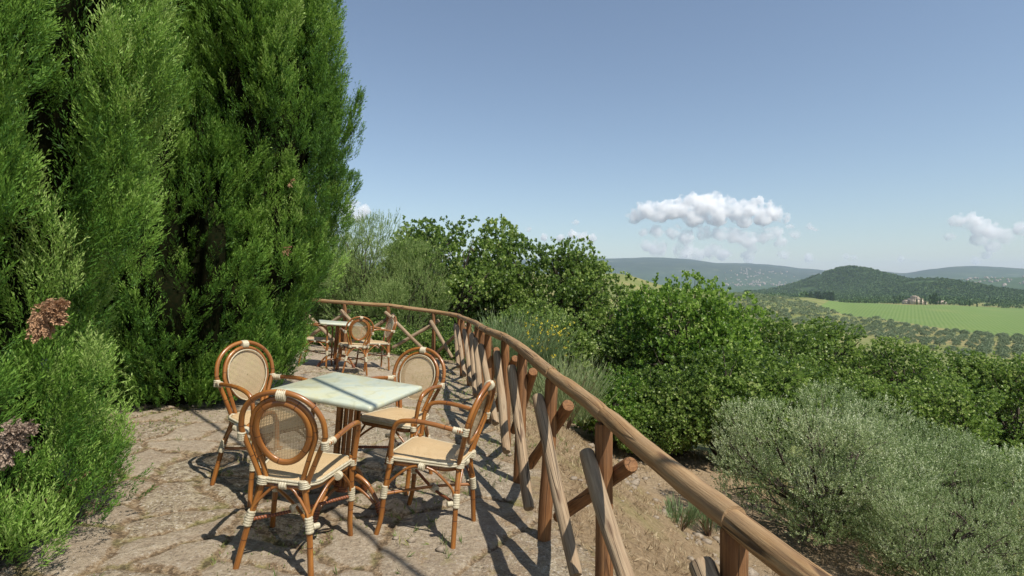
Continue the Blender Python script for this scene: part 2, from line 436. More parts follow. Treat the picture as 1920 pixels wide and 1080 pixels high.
# ------------------------------------------------------------------ ground
def mat_ground():
    m, t, out = new_mat('ground'); n = N(t)
    g = n('NewGeometry').outputs['Position']
    D = n.attr('fd').outputs['Fac']; edge = n.attr('edge').outputs['Fac']; sid = n.attr('sid').outputs['Fac']
    n1 = n.noise(g, 3.2, 6, .65); n2 = n.noise(g, 22, 6, .7); n3 = n.noise(g, 62, 5, .75); n4 = n.noise(g, 1.1, 4, .6)
    stone = n.ramp(n2, [(.30, (.09, .060, .036)), (.43, (.235, .182, .115)), (.54, (.36, .295, .195)), (.70, (.53, .455, .33))])
    stone = n.mix(n.math('MULTIPLY', n.math('SUBTRACT', sid, .25), .75, True), stone, (.42, .34, .245))
    stone = n.mix(n.ramp(n1, [(.45, (0, 0, 0)), (.62, (.65, .65, .65))]), stone, (.26, .185, .12))
    fleck = n.ramp(n3, [(.56, (0, 0, 0)), (.63, (.9, .9, .9))]); stone = n.mix(fleck, stone, (.60, .54, .47))
    dk = n.ramp(n3, [(.38, (.9, .9, .9)), (.45, (0, 0, 0))]); stone = n.mix(dk, stone, (.055, .043, .035))
    soil = n.ramp(n2, [(.3, (.16, .10, .055)), (.6, (.34, .235, .13)), (.8, (.46, .36, .20))])
    soil = n.mix(n.ramp(n3, [(.40, (.8, .8, .8)), (.50, (0, 0, 0))]), soil, (.10, .065, .040)); soil = n.mix(n.ramp(n3, [(.56, (0, 0, 0)), (.64, (.75, .75, .75))]), soil, (.50, .42, .31))
    moss = n.ramp(n2, [(.3, (.10, .105, .03)), (.7, (.30, .27, .09))])
    soil = n.mix(n.ramp(n.noise(g, 6, 4), [(.5, (0, 0, 0)), (.62, (.8, .8, .8))]), soil, moss)
    em = n.math('ADD', edge, n.math('MULTIPLY', n.math('SUBTRACT', n2, .5), .10))
    flatm = n.ramp(n.math('ADD', sid, n.math('MULTIPLY', n.math('SUBTRACT', n1, .5), .5)), [(.50, (0, 0, 0)), (.60, (.50, .50, .50))])
    stone = n.mix(flatm, stone, n.ramp(n2, [(.3, (.30, .235, .165)), (.7, (.46, .375, .275))]))
    col = n.mix(n.ramp(em, [(.0, (.9, .9, .9)), (.018, (.85, .85, .85)), (.034, (0, 0, 0))]), stone, soil)
    col = n.mix(n.ramp(em, [(.0, (.5, .5, .5)), (.005, (.4, .4, .4)), (.012, (0, 0, 0))]), col, (.06, .045, .028))
    patch = n.ramp(n.math('ADD', n.math('ADD', n.math('MULTIPLY', n1, .6), n.math('MULTIPLY', n2, .25)), n.math('MULTIPLY', D, .10)), [(.42, (0, 0, 0)), (.50, (.85, .85, .85))])
    col = n.mix(patch, col, soil)
    straw = n.ramp(n.noise(n.scale(g, (1, 1, .4)), 26, 7, .8), [(.25, (.09, .058, .030)), (.42, (.22, .150, .082)), (.58, (.33, .235, .135)), (.8, (.50, .40, .26))])
    straw = n.mix(n.ramp(n4, [(.52, (0, 0, 0)), (.68, (.45, .45, .45))]), straw, (.20, .19, .06))
    sm = n.ramp(n.math('ADD', D, n.math('MULTIPLY', n.math('SUBTRACT', n1, .5), .9)), [(.0, (0, 0, 0)), (.35, (1, 1, 1))])
    col = n.mix(sm, col, straw)
    straw = n.mix(n.ramp(n3, [(.38, (.75, .75, .75)), (.50, (0, 0, 0))]), straw, (.085, .055, .03)); straw = n.mix(n.ramp(n3, [(.56, (0, 0, 0)), (.66, (.7, .7, .7))]), straw, (.56, .46, .30))
    dirt = n.ramp(n2, [(.3, (.15, .105, .065)), (.5, (.29, .215, .135)), (.75, (.44, .35, .24))])
    dm = n.math('MULTIPLY', n.ramp(n.math('MULTIPLY', D, .1), [(.27, (0, 0, 0)), (.33, (1, 1, 1)), (.50, (1, 1, 1)), (.62, (.2, .2, .2))]), n.ramp(n4, [(.35, (.3, .3, .3)), (.55, (1, 1, 1))]))
    col = n.mix(dm, col, dirt)
    gr = n.ramp(n1, [(.3, (.10, .12, .03)), (.6, (.22, .22, .07)), (.8, (.36, .29, .13))])
    col = n.mix(n.ramp(n.math('MULTIPLY', D, .05), [(.28, (0, 0, 0)), (.45, (1, 1, 1))]), col, gr)
    h = n.math('ADD', n.math('MULTIPLY', n2, 1.0), n.math('MULTIPLY', n3, .45))
    b = n('BsdfPrincipled', {'Base Color': col, 'Roughness': .9, 'Normal': n.bump(h, 1.0, .035)})
    b.inputs['Specular IOR Level'].default_value = .2
    t.links.new(b.outputs[0], out.inputs[0]); return m

def voro(x, y, n=620, box=(-6, 3, -1, 15), seed=5):
    r = np.random.default_rng(seed)
    S = np.stack([r.uniform(box[0], box[1], n), r.uniform(box[2], box[3], n)], 1)
    for _ in range(1):  # relax a little
        d = np.hypot(S[:, None, 0] - S[None, :, 0], S[:, None, 1] - S[None, :, 1]) + np.eye(n) * 9
        j = d.argmin(1); S += (S - S[j]) * np.clip(.22 / d.min(1) - .3, 0, .8)[:, None] * .5
    sid = r.random(n)
    xs, ys = x.ravel(), y.ravel(); e = np.empty(len(xs)); s = np.empty(len(xs))
    for k in range(0, len(xs), 40000):
        d = (xs[k:k + 40000, None] - S[:, 0]) ** 2 + (ys[k:k + 40000, None] - S[:, 1]) ** 2
        i = np.argpartition(d, 1, axis=1)[:, :2]; dd = np.sqrt(np.take_along_axis(d, i, 1))
        o = dd.argsort(1); dd = np.take_along_axis(dd, o, 1); i = np.take_along_axis(i, o, 1)
        sep = np.hypot(S[i[:, 0], 0] - S[i[:, 1], 0], S[i[:, 0], 1] - S[i[:, 1], 1])
        e[k:k + 40000] = (dd[:, 1] ** 2 - dd[:, 0] ** 2) / (2 * sep); s[k:k + 40000] = sid[i[:, 0]]
    return e.reshape(x.shape), s.reshape(x.shape)

def axis_grid(segs):
    out = [segs[0][0]]
    for a, b, st in segs:
        out += list(np.linspace(a, b, max(2, int(round((b - a) / st)) + 1))[1:])
    return np.array(out)
gx = axis_grid([(-46, -6, 1.0), (-6, -3.5, .12), (-3.5, 1.6, .022), (1.6, 5, .06), (5, 12, .2), (12, 46, .8)])
gy = axis_grid([(-16, -1, .8), (-1, 1.4, .1), (1.4, 6.5, .022), (6.5, 13, .05), (13, 20, .3), (20, 46, .8)])
GX, GY = np.meshgrid(gx, gy)
GD = fence_D(GX, GY); GZ = ground_z(GX, GY)
wx = GX + vnoise(GX * 2.3, GY * 2.3, 3, 3) * .11 + vnoise(GX * 11, GY * 11, 5, 2) * .018; wy = GY + vnoise(GX * 2.3, GY * 2.3, 9, 3) * .11 + vnoise(GX * 11, GY * 11, 8, 2) * .018
inn = (GX > -6) & (GX < 3) & (GY > -1) & (GY < 13.5)
EDG = np.full(GX.shape, 1.0); SID = np.zeros(GX.shape)
e_, s_ = voro(wx[inn], wy[inn]); EDG[inn] = e_; SID[inn] = s_
tmask = np.clip((-GD + .3) / .4, 0, 1) * inn
GZ = GZ + tmask * (-.016 * np.exp(-(EDG / .028) ** 2) + (SID - .5) * .012 + vnoise(GX * 7, GY * 7, 0, 4, .6) * .010)
GZ = GZ + (1 - tmask) * (np.abs(GX) < 14) * vnoise(GX * 5, GY * 5, 2, 4, .65) * .03 * (GY < 20)
ny_, nx_ = GX.shape
idx = np.arange(nx_ * ny_).reshape(ny_, nx_)
Q = np.stack([idx[:-1, :-1], idx[:-1, 1:], idx[1:, 1:], idx[1:, :-1]], -1).reshape(-1, 4)
M_ground = mat_ground()
me = raw_mesh('ground', np.stack([GX, GY, GZ], -1).reshape(-1, 3), Q, True,
              {'fd': ('FLOAT', GD), 'edge': ('FLOAT', EDG), 'sid': ('FLOAT', SID)})
tag(mobj('ground', me, M_ground), kind='structure')

# far terrain, polar sheet
REG = {}
def in_poly(px, py, poly):
    c = np.zeros(px.shape, bool); j = len(poly) - 1
    for i in range(len(poly)):
        xi, yi = poly[i]; xj, yj = poly[j]
        hit = ((yi > py) != (yj > py)) & (px < (xj - xi) * (py - yi) / (yj - yi + 1e-12) + xi)
        c ^= hit; j = i
    return c
def world_of(px, d): return ((px - 960) / FPX * d, d)
VINE = [world_of(1535, 640), world_of(1560, 850), world_of(1690, 800), world_of(1800, 860), world_of(2300, 900), world_of(2500, 420), world_of(1960, 400), world_of(1800, 450), world_of(1640, 560)]
def mat_far():
    m, t, out = new_mat('far_terrain'); n = N(t)
    g = n('NewGeometry').outputs['Position']
    vine = n.attr('vine').outputs['Fac']; dd = n.attr('dist').outputs['Fac']
    n1 = n.noise(g, .012, 5, .6); n2 = n.noise(g, .09, 5, .65)
    field = n.ramp(n1, [(.30, (.09, .12, .035)), (.48, (.15, .18, .055)), (.60, (.24, .21, .09)), (.72, (.33, .25, .12))], 'LINEAR')
    field = n.mix(.35, field, n.ramp(n2, [(.3, (.08, .10, .03)), (.7, (.28, .25, .11))]))
    s = n('SeparateXYZ', {0: g})
    row = n.math('SINE', n.math('MULTIPLY', n.math('ADD', n.math('MULTIPLY', s.outputs[0], .82), n.math('MULTIPLY', s.outputs[1], -.57)), 2 * math.pi / 3.4))
    vc = n.mix(n.math('ADD', n.math('MULTIPLY', row, .5), .5), (.11, .17, .045), (.15, .205, .065))
    vc = n.mix(n.ramp(n2, [(.45, (0, 0, 0)), (.75, (.5, .5, .5))]), vc, (.09, .17, .035))
    vc = n.mix(n.ramp(n1, [(.55, (0, 0, 0)), (.75, (.4, .4, .4))]), vc, (.27, .26, .10))
    col = n.mix(vine, field, vc)
    wood = n.ramp(n.noise(g, .02, 6, .7), [(.3, (.022, .045, .016)), (.55, (.045, .08, .027)), (.75, (.085, .12, .045))])
    wm = n.ramp(n.math('MULTIPLY', dd, .001), [(.0, (0, 0, 0)), (1.0, (0, 0, 0)), (1.0, (0, 0, 0))])
    mp = n('MapRange', {'Value': dd, 'From Min': 1050.0, 'From Max': 1300.0})
    pw = n.ramp(n.noise(g, .0035, 5, .6), [(.60, (1, 1, 1)), (.70, (.35, .35, .35))])
    col = n.mix(n.math('MULTIPLY', mp.outputs[0], pw), col, wood)
    mp2 = n('MapRange', {'Value': dd, 'From Min': 5500.0, 'From Max': 7000.0})
    mtn = n.ramp(n.noise(g, .0028, 8, .72), [(.35, (.020, .036, .018)), (.58, (.045, .062, .030)), (.72, (.17, .17, .11))])
    col = n.mix(mp2.outputs[0], col, mtn)
    b = n('BsdfPrincipled', {'Base Color': col, 'Roughness': .95}); b.inputs['Specular IOR Level'].default_value = .1
    t.links.new(b.outputs[0], out.inputs[0]); return m
az = np.concatenate([np.linspace(-75, -12, 60), np.linspace(-12, 48, 620)[1:], np.linspace(48, 75, 40)[1:]])
rr = np.concatenate([np.geomspace(36, 2500, 330), np.geomspace(2500, 12500, 240)[1:]])
A, R_ = np.meshgrid(np.radians(az), rr)
TX = R_ * np.sin(A); TY = R_ * np.cos(A)
TZ = far_z(TX, TY) - .12 * (R_ < 44)
dst = np.hypot(TY, TX * .35)
vin = in_poly(TX, TY, VINE).astype(float)
ny_, nx_ = TX.shape; idx = np.arange(nx_ * ny_).reshape(ny_, nx_)
Q = np.stack([idx[:-1, :-1], idx[:-1, 1:], idx[1:, 1:], idx[1:, :-1]], -1).reshape(-1, 4)[:, ::-1]
me = raw_mesh('hills', np.stack([TX, TY, TZ], -1).reshape(-1, 3), Q, True, {'vine': ('FLOAT', vin), 'dist': ('FLOAT', dst)})
tag(mobj('hills', me, mat_far()), kind='structure')

# ------------------------------------------------------------------ chair
def wrap(mb, p0, p1, r, turns):
    p0 = np.array(p0, float); p1 = np.array(p1, float)
    k = turns * 4 + 1
    P = np.array([p0 + (p1 - p0) * t for t in np.linspace(0, 1, k)])
    rad = r * (1 + .13 * (np.arange(k) % 4 == 2) + .07 * (np.arange(k) % 2 == 1) - .03)
    mb.tube(P, rad, 12)
def hoop_pts(w, zt, zb, xb, widest=.62, yb=.02, ytop=-.075, n=44):
    """balloon shaped hoop in the x-z plane, from one foot over the top to the other"""
    a = []
    zc = zb + (zt - zb) * widest
    pts = [(-xb, zb - .03), (-xb - .004, zb + .02), (-xb - (w - xb) * .50, zb + (zc - zb) * .48), (-w * .985, zc - .035)]
    for t in np.linspace(0, math.pi, 13):
        pts.append((-w * math.cos(t), zc + (zt - zc) * math.sin(t) ** .94))
    pts += [(w * .985, zc - .035), (xb + (w - xb) * .50, zb + (zc - zb) * .48), (xb + .004, zb + .02), (xb, zb - .03)]
    P = np.array([(x, 0, z) for x, z in pts])
    P = catmull(P, 4)
    tz = (P[:, 2] - zb) / (zt - zb)
    P[:, 1] = yb + (ytop - yb) * np.clip(tz, 0, 1) ** 1.1
    return P
def back_y(z): return .035 + (-.075 - .035) * np.clip((z - .44) / .48, 0, 1) ** 1.1
def make_chair():
    root = empty('rattan_armchair')
    seat_z = .455
    # seat: rounded slab
    def seat_outline(k, grow=0.0):
        pts = []
        corners = [(-.165 - grow, .03 - grow, .10, math.pi), (.165 + grow, .03 - grow, .10, 1.5 * math.pi), (.205 + grow, .44 + grow, .06, 0), (-.205 - grow, .44 + grow, .06, .5 * math.pi)]
        for x, y, r, a0 in corners:
            cx = x - math.copysign(r, x); cy_ = y + (r if y < .2 else -r)
            for a in np.linspace(0, math.pi / 2, k): pts.append((cx + r * math.cos(a0 + a), cy_ + r * math.sin(a0 + a)))
        return np.array(pts)
    O = seat_outline(7); n = len(O); c = np.array([0, .235])
    V = []; Qs = []; T = []
    rings = [(1.0, 0.0), (.985, .006), (.93, .011), (.5, .010)]
    for s_, z in rings: V += [(*(c + (p - c) * s_), seat_z + z) for p in O]
    V.append((c[0], c[1], seat_z + .004))
    for r in range(len(rings) - 1):
        for i in range(n): Qs.append([r * n + i, r * n + (i + 1) % n, (r + 1) * n + (i + 1) % n, (r + 1) * n + i])
    for i in range(n): T.append([(len(rings) - 1) * n + i, (len(rings) - 1) * n + (i + 1) % n, len(rings) * n])
    m = MB(); m.add(V, Qs, T); seat = m.build('seat', M_seat, root)
    m = MB(); o2 = seat_outline(7, .006)
    for dz in (.0, -.013): m.tube([(p[0], p[1], seat_z + dz) for p in o2], .0072, 8, closed=True)
    m.build('piping', M_bind, seat)
    m = MB(); o3 = seat_outline(7, -.012); m.tube([(p[0], p[1], seat_z - .034) for p in o3], .0155, 10, closed=True)
    m.build('seat_frame', M_rattan, root)
    # hoops
    P = hoop_pts(.208, .915, .44, .118, .60); P[:, 1] = back_y(P[:, 2])
    m = MB(); m.tube(P, .0135, 12); m.build('back_frame', M_rattan, root)
    P2 = hoop_pts(.158, .882, .44, .088, .62); P2[:, 1] = back_y(P2[:, 2]) + .006
    m = MB(); m.tube(P2, .0125, 12); m.build('back_hoop', M_rattan, root)
    # oval panel
    k = 40; a = np.arange(k) / k * 2 * math.pi; zc, hz = .705, .164
    ox = np.cos(a); oz = np.sin(a)
    wid = .142 * (1 + .08 * oz)
    X = wid * ox; Z = zc + hz * oz
    ring = np.stack([X, back_y(Z) + .012, Z], 1)
    V = []; Qs = []
    for s_ in (1.0, .55, .02): 
        Xs = X * s_; Zs = zc + (Z - zc) * s_
        V += list(np.stack([Xs, back_y(Zs) + .010 + .006 * (1 - s_), Zs], 1))
    for r in range(2):
        for i in range(k): Qs.append([r * k + i, r * k + (i + 1) % k, (r + 1) * k + (i + 1) % k, (r + 1) * k + i])
    m = MB(); m.add(V, Qs); pan = m.build('back_panel', M_back, root)
    m = MB()
    rim = np.stack([X * .93, back_y(zc + (Z - zc) * .94) - .004, zc + (Z - zc) * .94], 1)
    m.tube(rim, .016, 10, closed=True, flat=(1, .5, 1)); m.build('panel_rim', M_rattan, root)
    m = MB(); m.tube(ring + [0, .010, 0], .0042, 6, closed=True)
    r3 = ring + [0, -.016, 0]; m.tube(r3, .0034, 6, closed=True); m.build('piping', M_bind, pan)
    # rear legs
    for s in (-1, 1):
        L = catmull([(s * .103, .038, .47), (s * .112, .034, .40), (s * .150, .020, .25), (s * .190, 0, .0)], 6)
        m = MB(); m.tube(L, .0148, 12); m.build('leg', M_rattan, root)
        m = MB(); A_ = catmull([(s * .206, back_y(.67), .665), (s * .222, .03, .672), (s * .236, .18, .690), (s * .243, .30, .690), (s * .241, .375, .668), (s * .234, .405, .61), (s * .226, .410, .52), (s * .222, .415, .40)], 6)
        m.tube(A_, .0138, 12, s0=.05); m.build('armrest', M_rattan, root)
        m = MB(); Lf = catmull([(s * .208, .415, .475), (s * .212, .42, .38), (s * .218, .432, .25), (s * .222, .437, .10), (s * .228, .455, 0)], 6)
        m.tube(Lf, .0148, 12, s0=.02); m.build('leg', M_rattan, root)
    # crossed stretchers between the legs
    zx = .235
    for s in (-1, 1):
        m = MB(); m.tube(catmull([(s * .155, .022, zx + .005), (0, .21, zx + (.012 if s > 0 else -.008)), (-s * .214, .428, zx + .005)], 8), .0095, 8); m.build('stretcher', M_twist if s < 0 else M_rattan, root)
    # curved braces up to the seat frame
    def brace(a, b, side):
        a = np.array(a); b = np.array(b)
        mid = np.array([a[0] * .35 + b[0] * .65, a[1] * .35 + b[1] * .65, max(a[2], b[2]) - .025]) if side else (a + b) / 2
        m = MB(); m.tube(catmull([a, a * [1, 1, .0] + [0, 0, a[2] + .05] + (b - a) * [.12, .12, 0], mid, b], 5), .0078, 8)
        m.build('brace', M_rattan, root)
    for s in (-1, 1):
        brace((s * .148, .012, .27), (s * .02, .035, .425), 1)
        brace((s * .150, .035, .27), (s * .19, .20, .425), 1)
        brace((s * .216, .420, .27), (s * .192, .26, .425), 1)
        brace((s * .206, .435, .27), (s * .03, .425, .425), 1)
    # cream bindings
    def bind(p0, p1, r, t):
        m = MB(); wrap(m, p0, p1, r, t); m.build('binding', M_bind, root)
    for s in (-1, 1):
        bind((s * .143, .022, .29), (s * .160, .014, .215), .0195, 6)
        bind((s * .216, .431, .29), (s * .219, .436, .215), .0195, 6)
        bind((s * .103, .032, .465), (s * .108, .032, .425), .027, 4)
        bind((s * .214, .415, .455), (s * .216, .417, .42), .021, 3)
        bind((s * .209, back_y(.66) + .0, .645), (s * .207, back_y(.69), .688), .0195, 4)
        bind((s * .209, back_y(.67) + .016, .667), (s * .224, .055, .674), .0185, 4)
        bind((s * .165, .035, .238), (s * .185, .06, .238), .0145, 2)
    bind((-.022, back_y(.9), .9), (.022, back_y(.9), .9), .0275, 5)
    bind((-.018, .03, .430), (.018, .03, .430), .020, 3)
    bind((-.205, .24, .43), (-.205, .21, .43), .021, 3); bind((.205, .24, .43), (.205, .21, .43), .021, 3)
    bind((-.02, .19, .237), (.02, .235, .237), .021, 4)
    return root
chair0 = make_chair()
CH = [  # hoop base x, y, angle, label
 (-1.170, 2.82, -.061, 'rattan armchair nearest the camera, seen from behind through an oval cane back', None),
 (-.286, 3.416, 1.327, 'rattan armchair seen side on, right of the front table beside the log fence', None),
 (-1.86, 3.92, -2.11, 'rattan armchair between the front table and the cypresses, its tan back panel facing out', None),
 (-.79, 4.38, 2.83, 'rattan armchair on the far side of the front table, tan oval back facing us', None),
 (-2.45, 8.95, .42, 'distant rattan armchair seen from behind, in front of the far table', None),
 (-2.22, 10.05, 2.15, 'distant rattan armchair at the right of the far table, nearest the far fence', None),
 (-3.50, 9.55, -1.45, 'distant rattan armchair half hidden behind the cypress at the far table', None)]
for i, (x, y, th, lab, _) in enumerate(CH):
    o = chair0 if i == 0 else copy_tree(chair0)
    o.matrix_world = plane_matrix(x, y, th)
    tag(o, lab, 'chair', 'rattan armchairs at the terrace tables')

# ------------------------------------------------------------------ table
def make_table(side=.68):
    root = empty('cafe_table')
    h = side / 2; ztop = .752
    def prof(k, r): 
        pts = []
        for sx, sy, a0 in ((1, 1, 0), (-1, 1, .5), (-1, -1, 1), (1, -1, 1.5)):
            for a in np.linspace(0, .5, 5): 
                pts.append((sx * (h - r) + (r - k) * math.cos((a0 + a) * math.pi), sy * (h - r) + (r - k) * math.sin((a0 + a) * math.pi)))
        return np.array(pts)
    V = []; Qs = []; T = []
    lay = [(.010, .020, ztop - .034), (.0, .020, ztop - .030), (.0, .020, ztop - .010), (.003, .020, ztop - .004), (.009, .020, ztop)]
    n = 20
    for k, r, z in lay: V += [(x, y, z) for x, y in prof(k, r)]
    for L in range(len(lay) - 1):
        for i in range(n): Qs.append([L * n + i, L * n + (i + 1) % n, (L + 1) * n + (i + 1) % n, (L + 1) * n + i])
    V += [(0, 0, ztop), (0, 0, ztop - .034)]
    for i in range(n):
        T.append([(len(lay) - 1) * n + i, (len(lay) - 1) * n + (i + 1) % n, len(lay) * n]); T.append([(i + 1) % n, i, len(lay) * n + 1])
    m = MB(); m.add(V, Qs, T); m.build('table_top', M_marble, root, smooth=False)
    m = MB()
    for a in range(4):
        c, s = math.cos(a * math.pi / 2 + math.pi / 4), math.sin(a * math.pi / 2 + math.pi / 4)
        m.tube([(c * .01, s * .01, ztop - .047), (c * .30, s * .30, ztop - .047)], .012, 8)
    m.build('top_bracket', M_rattan, root)
    for i in range(4):
        a = i * math.pi / 2 + math.pi / 4; c, s = math.cos(a), math.sin(a)
        m = MB(); m.tube(catmull([(c * .062, s * .062, .715), (c * .060, s * .060, .45), (c * .060, s * .060, .14)], 6), .0135, 10)
        for d in (-1, 1):
            m.tube([(c * .062 - s * d * .028, s * .062 + c * d * .028, .715), (c * .058 - s * d * .027, s * .058 + c * d * .027, .15)], .009, 8)
        m.build('column_pole', M_rattan, root)
    m = MB(); m.tube([(0, 0, .10), (0, 0, .13), (0, 0, .19)], [.05, .055, .05], 14); m.build('collar', M_twist, root)
    for i in range(4):
        a = i * math.pi / 2; c, s = math.cos(a), math.sin(a)
        P = catmull([(c * .04, s * .04, .20), (c * .10, s * .10, .205), (c * .18, s * .18, .165), (c * .25, s * .25, .08), (c * .285, s * .285, .018)], 6)
        m = MB(); m.tube(P, .0145, 10)
        P = catmull([(c * .05, s * .05, .125), (c * .11, s * .11, .13), (c * .18, s * .18, .10), (c * .235, s * .235, .06)], 6); m.tube(P, .010, 8)
        f = m.build('foot', M_rattan, root)
        m = MB(); m.tube([(c * .255, s * .255, .07), (c * .275, s * .275, .04), (c * .292, s * .292, .004)], [.021, .027, .025], 12); m.build('foot_cap', M_twist, f)
    return root
t0 = make_table(); t0.matrix_world = plane_matrix(-1.085, 3.64, -.286)
tag(t0, 'near square table with a pale green marbled top between four rattan armchairs', 'table', 'square marbled tables on the terrace')
t1 = copy_tree(t0); t1.matrix_world = plane_matrix(-2.95, 9.65, .35)
tag(t1, 'far square table with a pale marbled top, partly hidden by the cypress', 'table')

# ------------------------------------------------------------------ fence
fence = empty('log_fence', (0, 0, 0))
tag(fence, 'curving rustic log fence with round rail, upright posts and crossed braces along the terrace edge', 'fence')
rl = random.Random(11)
def log_path(a, b, r0, r1, wob=.006, n=14, seed=0):
    a = np.array(a, float); b = np.array(b, float)
    t = np.linspace(0, 1, n)
    P = a + (b - a) * t[:, None]
    off = np.stack([vnoise(t * 3 + seed * 7.1, t * 0 + k * 3.3, seed, 1) for k in range(3)], 1) * wob
    P = P + off
    r = r0 + (r1 - r0) * t + vnoise(t * 6 + seed * 3.7, t * 0, seed, 2) * .0035
    r[0] *= .93; r[-1] *= .93
    # chamfer the ends
    P = np.vstack([P[0] - (P[1] - P[0]) * .0, P[0] + (P[1] - P[0]) * .12, P[1:-1], P[-1] - (P[-1] - P[-2]) * .12, P[-1]])
    r = np.concatenate([[r[0] * .93, r[0] * 1.06], r[1:-1], [r[-1] * 1.06, r[-1] * .93]])
    return P, r
PT = np.array(POSTS)
tops = []
for i, (x, y, zr) in enumerate(POSTS):
    lean = {4: .05, 5: .035, 0: 0, 1: -.005, 2: 0, 3: .0}.get(i, rl.uniform(-.015, .02))
    tops.append((x + lean, y, zr))
tops = np.array(tops)
outv = []
for i in range(len(PT)):
    a = PT[max(i - 1, 0)][:2]; b = PT[min(i + 1, len(PT) - 1)][:2]; d = (b - a) / np.linalg.norm(b - a)
    outv.append((d[1], -d[0]))
outv = np.array(outv)
for i, (x, y, zr) in enumerate(POSTS):
    gz = float(ground_z(np.float64(x), np.float64(y))) - .12
    P, r = log_path((x, y, gz), (tops[i][0], tops[i][1], zr - .03), .042, .039, seed=i)
    m = MB(); m.tube(P, r, 16); m.build('post', M_post, fence)
# rails: lengths of log butted over every second or third post
joints = [0, 2, 3, 4, 6, 8, 10, 12, 14, 16]
for k, (a, b) in enumerate(zip(joints[:-1], joints[1:])):
    seg = tops[a:b + 1].copy()
    P = catmull(seg, 8) if len(seg) > 2 else np.linspace(seg[0], seg[1], 12)
    t = np.linspace(0, 1, len(P)); r = .0405 - .003 * t + vnoise(t * 7 + k * 5.1, t * 0, k, 2) * .003
    r[0] *= .97; r[-1] *= .94
    P[:, 2] += vnoise(t * 3 + k * 2.2, t * 0, 4, 1) * .008
    m = MB(); m.tube(P, r, 20, s0=k * 3.1); m.build('rail', M_rail, fence)
for i in range(len(PT) - 1):
    a, b = PT[i], PT[i + 1]       # a nearer the camera, b farther
    ga, gb = [float(ground_z(np.float64(p[0]), np.float64(p[1]))) for p in (a, b)]
    d = (b[:2] - a[:2]); L = np.linalg.norm(d); d = d / L
    oa, ob = outv[i], outv[i + 1]
    # inner brace: high at the far post, low at the near one
    hi = (*(tops[i + 1][:2] - ob * .075 + d * .05), tops[i + 1][2] - .13 - rl.uniform(0, .05)); lo = (*(a[:2] - oa * .065 + d * (.10 + rl.uniform(0, .08))), ga + .13 + rl.uniform(0, .05))
    P, r = log_path(hi, lo, .037, .034, seed=20 + i); m = MB(); m.tube(P, r, 14, s0=i * 1.7); m.build('brace', M_brace, fence)
    hi = (*(tops[i][:2] + oa * .075 - d * (.07 + rl.uniform(0, .05))), tops[i][2] - .15 - rl.uniform(0, .05)); lo = (*(b[:2] + ob * .065 - d * (.06 + rl.uniform(0, .05))), gb + .15)
    P, r = log_path(hi, lo, .038, .035, seed=60 + i); m = MB(); m.tube(P, r, 14, s0=i * 2.3); m.build('brace', M_post if i < 12 else M_brace, fence)

# overhead cable whose shadow crosses the table
m = MB(); t = np.linspace(-1, 1, 30)
cx, cyy = -1.05, 3.52
up = 3.9
P = np.stack([cx + .5 * up + t * 2.6, cyy - .46 * up - t * 2.6 * .98, .9 + up + .25 * t * t], 1)
m.tube(P, .021, 8); tag(m.build('overhead_cable', mat_flat('black_rubber', (.02, .02, .02), (.03, .03, .03))), 'thick black cable strung above the terrace, casting the shadow line across the table', 'cable')

# ------------------------------------------------------------------ foliage
def frames(D):
    D = D / (np.linalg.norm(D, axis=1)[:, None] + 1e-9)
    ref = np.where(np.abs(D[:, 2:3]) < .9, np.array([[0, 0, 1.]]), np.array([[1., 0, 0]]))
    U = np.cross(ref, D); U /= np.linalg.norm(U, axis=1)[:, None] + 1e-9
    return D, U, np.cross(D, U)
def leaf_arrays(P0, D, L, n, ll, lw, ang, rng, bend=None, tint=None, t0=.15, jit=.25, tintj=.15, taper=.35):
    """n leaves along every shoot; returns verts, quads, tint"""
    Nn = len(P0); D, U, W = frames(D)
    L = np.broadcast_to(L, (Nn,))
    t = (np.arange(n)[None] + rng.random((Nn, n)) * .7) / n
    t = t0 + (1 - t0) * np.clip(t, 0, 1)
    pos = P0[:, None] + D[:, None] * (L[:, None] * t)[..., None]
    if bend is not None: pos = pos + bend[:, None] * (L[:, None] * t * t)[..., None]; 
    azm = rng.random((Nn, 1)) * 6.28 + np.arange(n)[None] * 2.4 + rng.normal(0, .3, (Nn, n))
    an = ang * (1 - taper * t) + rng.normal(0, jit, (Nn, n)) * .5
    ca, sa = np.cos(an)[..., None], np.sin(an)[..., None]
    ra = np.cos(azm)[..., None] * U[:, None] + np.sin(azm)[..., None] * W[:, None]
    Dd = D[:, None] if bend is None else D[:, None] + 1.6 * bend[:, None] * t[..., None]
    ld = ca * Dd + sa * ra
    ld /= np.linalg.norm(ld, axis=2)[..., None]
    sd = np.cross(ld, D[:, None] + rng.normal(0, .6, (Nn, n, 3))); sd /= np.linalg.norm(sd, axis=2)[..., None] + 1e-9
    l = ll * (1 - .35 * t ** 2) * rng.uniform(.7, 1.25, (Nn, n)); wd = lw * rng.uniform(.8, 1.2, (Nn, n))
    l = l[..., None]; wd = wd[..., None]
    mid = pos + ld * l * .5
    V = np.stack([pos, mid - sd * wd, pos + ld * l, mid + sd * wd], 2).reshape(-1, 3)
    Qd = np.arange(len(V)).reshape(-1, 4)
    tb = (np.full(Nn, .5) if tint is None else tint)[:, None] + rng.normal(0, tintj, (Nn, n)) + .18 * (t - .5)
    tt = np.repeat(np.clip(tb, 0, 1).reshape(-1), 4)
    return V, Qd, tt
def join(parts):
    V = np.vstack([p[0] for p in parts]); o = 0; Qs = []
    for p in parts: Qs.append(p[1] + o); o += len(p[0])
    return V, np.vstack(Qs), np.concatenate([p[2] for p in parts])
def leaf_mesh(name, arr):
    return raw_mesh(name, arr[0], arr[1], False, {'lv': ('FLOAT', arr[2])})

